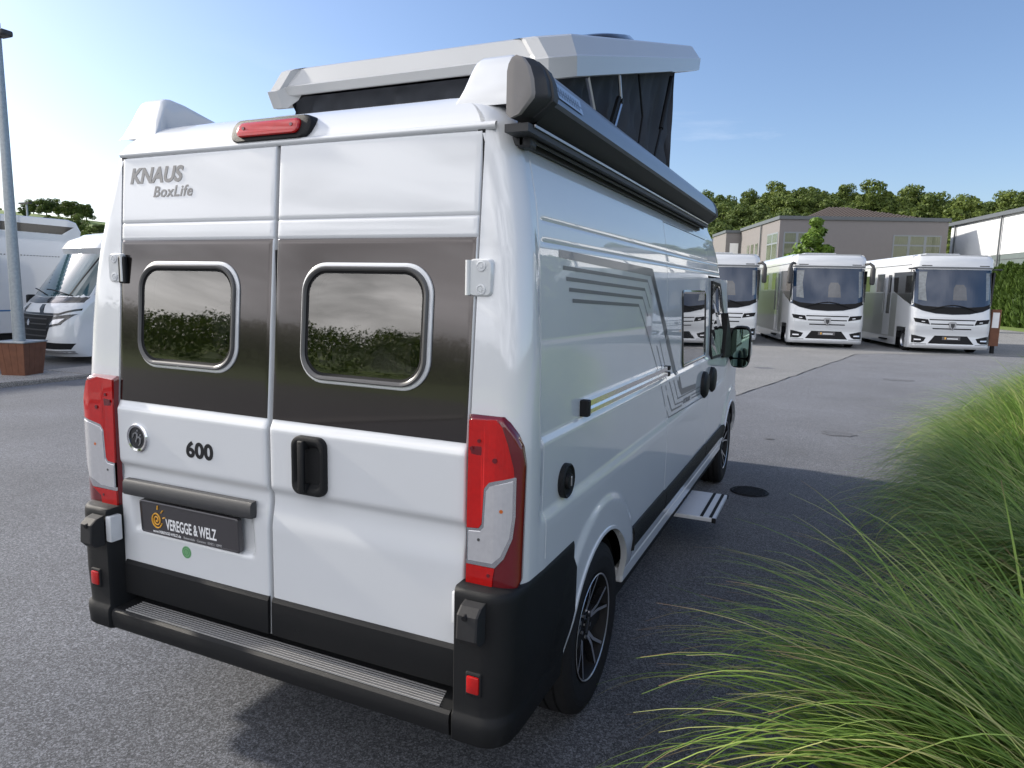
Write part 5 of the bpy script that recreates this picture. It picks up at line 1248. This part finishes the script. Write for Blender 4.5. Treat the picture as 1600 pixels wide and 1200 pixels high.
# ================================================================== TREES, HEDGE, HILL
def leaf_mat(name, base, var=.5, trans=.25, rough=.6):
    m = bpy.data.materials.new(name); m.use_nodes = True; t = m.node_tree; b = t.nodes['Principled BSDF']
    oi = t.nodes.new('ShaderNodeObjectInfo'); g = t.nodes.new('ShaderNodeNewGeometry')
    n = t.nodes.new('ShaderNodeTexNoise'); n.inputs['Scale'].default_value = .45; t.links.new(g.outputs['Position'], n.inputs['Vector'])
    ad = t.nodes.new('ShaderNodeMath'); ad.operation = 'ADD'; t.links.new(oi.outputs['Random'], ad.inputs[0]); t.links.new(n.outputs['Fac'], ad.inputs[1])
    a2 = t.nodes.new('ShaderNodeMath'); a2.operation = 'ADD'; t.links.new(ad.outputs[0], a2.inputs[0]); t.links.new(g.outputs['Random Per Island'], a2.inputs[1])
    mu_ = t.nodes.new('ShaderNodeMath'); mu_.operation = 'MULTIPLY'; mu_.inputs[1].default_value = .333; t.links.new(a2.outputs[0], mu_.inputs[0])
    rp = t.nodes.new('ShaderNodeValToRGB'); e = rp.color_ramp.elements
    e[0].position = .15; e[0].color = (base[0] * (1 - var), base[1] * (1 - var * .8), base[2] * (1 - var * .5), 1)
    e[1].position = .9; e[1].color = (min(1, base[0] * (1 + var * 1.3)), min(1, base[1] * (1 + var)), base[2] * (1 + var * .3), 1)
    t.links.new(mu_.outputs[0], rp.inputs['Fac']); t.links.new(rp.outputs['Color'], b.inputs['Base Color'])
    b.inputs['Roughness'].default_value = rough; b.inputs['Specular IOR Level'].default_value = .3
    tl = t.nodes.new('ShaderNodeBsdfTranslucent'); t.links.new(rp.outputs['Color'], tl.inputs['Color'])
    ms = t.nodes.new('ShaderNodeMixShader'); ms.inputs[0].default_value = trans; out = t.nodes['Material Output']
    t.links.new(b.outputs[0], ms.inputs[1]); t.links.new(tl.outputs[0], ms.inputs[2]); t.links.new(ms.outputs[0], out.inputs['Surface']); return m
M['leaf'] = leaf_mat('tree_leaves', (.095, .135, .032))
M['leafbright'] = leaf_mat('maple_leaves', (.12, .20, .03), .4)
M['thuja'] = leaf_mat('thuja_foliage', (.060, .105, .022), .4)
M['bark'] = mat('bark', (.09, .07, .055), .9, var=.3, vscale=6)
nrng = np.random.default_rng(7)
def leaf_cloud(centres, radii, count, size, rng, squash=.8):
    """quads scattered through the shells of several blobs; returns verts, faces"""
    k = rng.integers(0, len(centres), count); d = rng.normal(size=(count, 3)); d /= np.linalg.norm(d, axis=1)[:, None]
    rr = radii[k] * (.55 + .5 * rng.random(count) ** .6); p = centres[k] + d * rr[:, None] * np.array([1, 1, squash])
    nrm = d + rng.normal(size=(count, 3)) * .55; nrm /= np.linalg.norm(nrm, axis=1)[:, None]
    a = np.cross(nrm, rng.normal(size=(count, 3))); a /= np.linalg.norm(a, axis=1)[:, None]; b = np.cross(nrm, a)
    s_ = size * (.6 + .8 * rng.random(count))[:, None]
    V = np.stack([p - a * s_, p + b * s_ * .7, p + a * s_, p - b * s_ * .7], 1).reshape(-1, 3)
    F = np.arange(count * 4).reshape(-1, 4); return V, F
def mesh_np(name, V, F, m):
    me = bpy.data.meshes.new(name); me.vertices.add(len(V)); me.vertices.foreach_set('co', V.ravel().astype(np.float32))
    k = F.shape[1]; me.loops.add(F.size); me.loops.foreach_set('vertex_index', F.ravel().astype(np.int32)); me.polygons.add(len(F)); me.polygons.foreach_set('loop_start', np.arange(0, F.size, k, dtype=np.int32))
    me.materials.append(m); me.update(calc_edges=True); return me
def tree_meshes(i, R_, H_, count, size, m):
    rng = np.random.default_rng(100 + i); nb = 48
    c = rng.normal(size=(nb, 3)); c /= np.linalg.norm(c, axis=1)[:, None]; c *= (R_ * .80 * rng.random(nb) ** .4)[:, None]; c[:, 2] = c[:, 2] * .85 + H_ - R_ * .9
    c[:, 2] = np.maximum(c[:, 2] - R_ * .25 * rng.random(nb), H_ * .18)
    rad = R_ * (.13 + .19 * rng.random(nb)); V, F = leaf_cloud(c, rad, count, size, rng); crown = mesh_np('crown', V, F, m)
    mb = MB(); mb.tube([(0, 0, 0), (.05, 0, H_ * .3), (0, .05, H_ * .7)], [R_ * .07, R_ * .05, R_ * .02], 7)
    for q in range(5):
        p = c[q]; mb.tube([(0, 0, H_ * (.25 + .06 * q)), (p[0] * .6, p[1] * .6, lerp(H_ * .35, p[2], .6)), tuple(p)], [R_ * .03, R_ * .02, R_ * .008], 5)
    me = bpy.data.meshes.new('trunk'); me.from_pydata(mb.v, [], mb.f); me.materials.append(M['bark']); me.update(); return crown, me
TREES = [tree_meshes(i, 5.2, 10.5 + i * .4, 9500, .25, M['leaf']) for i in range(5)]
def put_tree(x, y, z, s_, var, rz, label, group, name='broadleaf_tree'):
    t = thing(name, label, 'tree', (x, y, z), rz, group); t.scale = (s_, s_, s_ * (.9 + .2 * ((var * 37) % 10) / 10))
    for nm, me in zip(('crown', 'trunk'), TREES[var]):
        o = bpy.data.objects.new(nm, me); COL.objects.link(o); o.parent = t
    return t
CX, CY = 1.79, -1.69
def ridge(az):
    """terrain height at the ridge (m) against azimuth in degrees clockwise from +Y"""
    return interp(az, [-180, -120, -75, -66, -58, -50, -30, -14, -10, -4, 0, 6, 13, 30, 60, 110, 180], [7, 7, 12, 18.5, 17.0, 15, 14, 15, 17.5, 21.0, 20.5, 17.8, 16.0, 13, 8, 7, 7])
def terr(az, r_):
    return ridge(az) * sst(100, 215, r_) + .8 * mnoise.noise(Vector((r_ * .02, az * .05, 0)))* sst(95, 130, r_)
V = []; F = []; nA, nR = 180, 16
rs_ = [88 + (330 - 88) * (k / nR) for k in range(nR + 1)]
for i in range(nA):
    az = -180 + 360 * i / nA
    for r_ in rs_: V.append((CX + r_ * math.sin(RAD(az)), CY + r_ * math.cos(RAD(az)), terr(az, r_) - .4 * (r_ < 90)))
for i in range(nA):
    for k in range(nR): a = i * (nR + 1) + k; b = ((i + 1) % nA) * (nR + 1) + k; F.append((a, a + 1, b + 1, b))
kind(me_obj('hills', V, F, M['field'], None, None, True), 'structure')
rnd = random.Random(11)
LBL = ('tall broadleaf tree in the wooded hillside behind the office building and warehouse', 'trees on the wooded hill')
placed = []
for row, r_ in enumerate((112, 124, 136, 149, 162, 176, 190, 204, 216)):
    az = -14.5
    while az < 18:
        a = az + rnd.uniform(-.5, .5); rr = r_ + rnd.uniform(-5, 5)
        x, y = CX + rr * math.sin(RAD(a)), CY + rr * math.cos(RAD(a)); s_ = rnd.uniform(.85, 1.08)
        put_tree(x, y, terr(a, rr) - 1.0, s_, rnd.randrange(5), rnd.uniform(0, 6), *LBL); az += 8.4 * 57.3 / r_ * .52
for az, r_, s_ in [(-60.9, 212, .34), (-60.3, 215, .30), (-58.4, 205, .62), (-57.7, 200, .72), (-57.0, 208, .62), (-56.3, 198, .80), (-55.4, 206, .75), (-57.4, 168, .72), (-56.7, 160, .74), (-55.9, 160, .72), (-55.2, 150, .66), (-54.5, 165, .6), (-53.6, 214, .45), (-52.8, 180, .6), (-56.3, 128, .62), (-55.0, 126, .58), (-58.9, 190, .4), (-51.5, 150, .7)]:
    x, y = CX + r_ * math.sin(RAD(az)), CY + r_ * math.cos(RAD(az)); put_tree(x, y, terr(az, r_) - .8, s_ * .66, rnd.randrange(5), rnd.uniform(0, 6), 'low rounded tree of the hedgerow on the green slope at the far left', 'hedgerow trees at the far left')
# woods around the rest of the horizon, one mass
rng = np.random.default_rng(5); cs = []; rd = []
for _ in range(1500):
    az = rng.uniform(22, 286); r_ = rng.uniform(125, 225); a_ = az if az < 180 else az - 360
    cs.append((CX + r_ * math.sin(RAD(a_)), CY + r_ * math.cos(RAD(a_)), terr(a_, r_) + 1.5 + rng.random() * 2.5)); rd.append(3.2 + 2.4 * rng.random())
V, F = leaf_cloud(np.array(cs), np.array(rd), 260000, .33, rng); o = bpy.data.objects.new('treeline', mesh_np('treeline', V, F, M['leaf'])); COL.objects.link(o); kind(o, 'stuff'); o['label'] = 'woods round the rest of the horizon'
# small maple in front of the office building
rng = np.random.default_rng(31); c = np.array([[0, 0, 5.0], [.6, .2, 4.4], [-.7, 0, 4.3], [.2, -.4, 5.7], [.45, .3, 6.3], [-.3, .3, 3.7], [.7, -.3, 3.6], [-.9, .2, 3.5], [.95, 0, 5.0], [.35, 0, 6.9]]); rd = np.array([.9, .75, .75, .6, .5, .8, .7, .5, .5, .35])
V, F = leaf_cloud(c, rd, 3800, .13, rng)
mp_ = thing('maple_tree', 'small bright green maple tree standing in front of the office building', 'tree', (.25, 43.5, 0), 0)
mp_.scale = (.98, .98, .87)
o = bpy.data.objects.new('crown', mesh_np('crown', V, F, M['leafbright'])); COL.objects.link(o); o.parent = mp_
mb = MB(); mb.tube([(0, 0, 0), (0, 0, 2.6), (.1, 0, 5.5)], [.11, .09, .03], 8); mb.obj('trunk', M['bark'], mp_)
# tall tree just right of the frame (seen in the paintwork)
put_tree(17.5, 36, 0, .75, 2, 1., 'tall tree between the warehouse and the yard outside the hedge', None)
# thuja hedge: single columns
def thuja_mesh(seed):
    rng = np.random.default_rng(seed); cnt = 2600; h = rng.random(cnt) ** .8; ang = rng.random(cnt) * 2 * PI
    prof = np.interp(h, [0, .1, .35, .7, .9, 1], [.62, .78, .75, .48, .2, .03]); rr = prof * (.78 + .3 * rng.random(cnt)); p = np.stack([rr * np.cos(ang), rr * np.sin(ang), h * 4.1], 1)
    up = np.stack([np.cos(ang) * .5, np.sin(ang) * .5, np.ones(cnt)], 1) + rng.normal(size=(cnt, 3)) * .25; up /= np.linalg.norm(up, axis=1)[:, None]
    a = np.cross(up, rng.normal(size=(cnt, 3))); a /= np.linalg.norm(a, axis=1)[:, None]; s_ = (.10 + .08 * rng.random(cnt))[:, None]
    V = np.stack([p - up * s_ * 1.2, p + a * s_ * .6, p + up * s_ * 1.6, p - a * s_ * .6], 1).reshape(-1, 3); return mesh_np('foliage', V, np.arange(cnt * 4).reshape(-1, 4), M['thuja'])
TH_ = [thuja_mesh(s) for s in (1, 2, 3)]
hp0, hp1 = Vector((10.9, 61.5)), Vector((17.5, 36.5))
nT = 26
for i in range(nT):
    p = hp0.lerp(hp1, i / (nT - 1)); t = thing('thuja', 'dark green thuja column in the clipped row in front of the warehouse', 'hedge plant', (p.x + rnd.uniform(-.1, .1), p.y, 0), rnd.uniform(0, 6), 'thuja columns of the hedge')
    s_ = rnd.uniform(.9, 1.12); t.scale = (1.05, 1.05, s_)
    o = bpy.data.objects.new('foliage', TH_[i % 3]); COL.objects.link(o); o.parent = t
    mb = MB(); mb.tube([(0, 0, 0), (0, 0, 3.6)], [.07, .02], 5); mb.obj('stem', M['bark'], t)
sheet('verge', [(8.5, 64.5), (7.9, 61.5), (14.0, 36), (20, 36), (18, 50), (12, 66)], .012, M['lawn'] if 'lawn' in M else M['field'])

# ================================================================== ORNAMENTAL GRASS
def grass_mat():
    m = bpy.data.materials.new('miscanthus_blade'); m.use_nodes = True; t = m.node_tree; b = t.nodes['Principled BSDF']
    g = t.nodes.new('ShaderNodeNewGeometry'); uv = t.nodes.new('ShaderNodeUVMap')
    rp = t.nodes.new('ShaderNodeValToRGB'); e = rp.color_ramp.elements; e[0].position = 0; e[0].color = (.095, .165, .030, 1); e[1].position = 1; e[1].color = (.30, .30, .10, 1)
    for p_, c_ in ((.55, (.215, .345, .065)), (.80, (.36, .47, .12)), (.95, (.52, .50, .22))): k = rp.color_ramp.elements.new(p_); k.color = (*c_, 1)
    t.links.new(g.outputs['Random Per Island'], rp.inputs['Fac'])
    sp_ = t.nodes.new('ShaderNodeSeparateXYZ'); t.links.new(uv.outputs[0], sp_.inputs[0])
    tip = t.nodes.new('ShaderNodeMapRange'); tip.inputs['From Min'].default_value = .86; tip.inputs['From Max'].default_value = 1.0; tip.interpolation_type = 'SMOOTHSTEP'; t.links.new(sp_.outputs['Y'], tip.inputs['Value'])
    th = t.nodes.new('ShaderNodeMath'); th.operation = 'MULTIPLY'; t.links.new(tip.outputs[0], th.inputs[0]); t.links.new(sp_.outputs['X'], th.inputs[1])
    x = t.nodes.new('ShaderNodeMix'); x.data_type = 'RGBA'; t.links.new(th.outputs[0], x.inputs['Factor']); t.links.new(rp.outputs['Color'], x.inputs['A']); x.inputs['B'].default_value = (.34, .22, .12, 1)
    t.links.new(x.outputs['Result'], b.inputs['Base Color']); b.inputs['Roughness'].default_value = .5; b.inputs['Specular IOR Level'].default_value = .28
    tl = t.nodes.new('ShaderNodeBsdfTranslucent'); t.links.new(x.outputs['Result'], tl.inputs['Color']); ms = t.nodes.new('ShaderNodeMixShader'); ms.inputs[0].default_value = .42; out = t.nodes['Material Output']
    t.links.new(b.outputs[0], ms.inputs[1]); t.links.new(tl.outputs[0], ms.inputs[2]); t.links.new(ms.outputs[0], out.inputs['Surface']); return m
M['blade'] = grass_mat()
def grass_clump(x, y, seed, count, Lmean, label, rbase=.33, rz=0., reach=1.0, width=.0048, lean=None, S=9):
    rng = np.random.default_rng(seed)
    ang = rng.random(count) * 2 * PI; rb = rbase * np.sqrt(rng.random(count)); px, py = rb * np.cos(ang), rb * np.sin(ang)
    az = ang + rng.normal(size=count) * .45
    if lean is not None: 
        k = rng.random(count) < lean[1]; az = np.where(k, lean[0] + rng.normal(size=count) * lean[2], az)
    L = Lmean * (.55 + .6 * rng.random(count)); th0 = RAD(4) + RAD(34) * (rb / rbase) * rng.random(count) + RAD(6) * rng.random(count)   # from vertical
    bend = (RAD(62) + RAD(75) * rng.random(count) ** 1.0) * reach * (L / Lmean) ** .5
    curl = np.where(rng.random(count) < .06, RAD(120) * rng.random(count), 0)
    side = rng.normal(size=count) * .22
    wd = width * (.6 + .8 * rng.random(count))
    t = np.linspace(0, 1, S + 1); P = np.zeros((count, S + 1, 3)); cur = np.stack([px, py, np.zeros(count)], 1); P[:, 0] = cur
    Wv = np.zeros((count, S + 1, 3))
    for s in range(S + 1):
        th = th0 + bend * t[s] ** 1.5 + curl * np.clip((t[s] - .8) / .2, 0, 1) ** 1.2; a = az + side * t[s] ** 2
        d = np.stack([np.sin(th) * np.cos(a), np.sin(th) * np.sin(a), np.cos(th)], 1)
        if s > 0: cur = cur + d * (L / S)[:, None]; P[:, s] = cur
        wdir = np.stack([-np.sin(a), np.cos(a), np.zeros(count)], 1); tw = rng.normal(size=count) * .0
        Wv[:, s] = wdir * (wd * (1 - t[s] ** 2.2 * .85))[:, None]
    P[:, :, 2] = np.maximum(P[:, :, 2], .012)
    A, B = P - Wv, P + Wv; V = np.stack([A, B], 2).reshape(-1, 3)
    idx = np.arange(count)[:, None] * (2 * (S + 1)) + (np.arange(S) * 2)[None, :]
    F = np.stack([idx, idx + 1, idx + 3, idx + 2], -1).reshape(-1, 4); me = mesh_np('blades', V, F, M['blade'])
    uvl = me.uv_layers.new(name='UVMap'); tv = np.repeat(np.tile(t, (count, 1))[:, :, None], 2, 2).reshape(-1); dead = np.repeat((rng.random(count) < .38).astype(float), 2 * (S + 1))
    uv = np.stack([dead[F.ravel()], tv[F.ravel()]], 1); uvl.data.foreach_set('uv', uv.ravel().astype(np.float32))
    o = thing('ornamental_grass', label, 'ornamental grass', (x, y, 0), rz, 'ornamental grass clumps beside the van')
    b = bpy.data.objects.new('blades', me); COL.objects.link(b); b.parent = o; kind(b, 'stuff')
GR = [(2.68, .38, 1.38, 3000, 'nearest pale green grass clump, its long blades sweeping across the bottom right corner', (PI * .90, .45, .45)),
      (3.20, 2.20, 1.30, 3600, 'second grass clump from the camera, with arching blades reaching towards the rear wheel', (PI, .15, .5)),
      (3.22, 3.70, 1.25, 4200, 'third grass clump from the camera, dark green beside the folded out step', None),
      (3.42, 5.10, 1.25, 4200, 'fourth grass clump from the camera, level with the van front wheel', None),
      (3.80, 6.6, 1.3, 4000, 'fifth grass clump from the camera, just beyond the front of the van', None),
      (4.35, 8.3, 1.3, 3600, 'sixth grass clump from the camera, rising in the middle of the bed', None),
      (5.0, 10.2, 1.3, 3400, 'seventh grass clump from the camera, second last towards the motorhomes', None),
      (5.7, 12.4, 1.3, 3400, 'farthest grass clump, sunlit, nearest to the motorhomes', None),
      (4.4, 3.2, 1.35, 3200, 'inner grass clump of the back row at the right edge, near the camera', None),
      (4.8, 5.6, 1.35, 3000, 'inner grass clump of the back row at the right edge, halfway along the bed', None),
      (5.8, 8.6, 1.35, 2800, 'inner grass clump of the back row at the right edge, far end of the bed', None),
      (3.9, 1.0, 1.35, 2600, 'back row grass clump low in the bottom right corner', None)]
for i, (x, y, L_, cnt, lab, lean) in enumerate(GR): grass_clump(x, y, 50 + i, int(cnt * 1.0), L_, lab, rz=0, lean=lean, S=16 if i < 2 else 9)
sheet('planting_bed', [(2.45, -.6), (2.6, 3.5), (2.95, 6), (3.8, 9), (5.2, 13.6), (8.5, 12.5), (7.5, 3), (6, -2)], .010, M['gravel'])
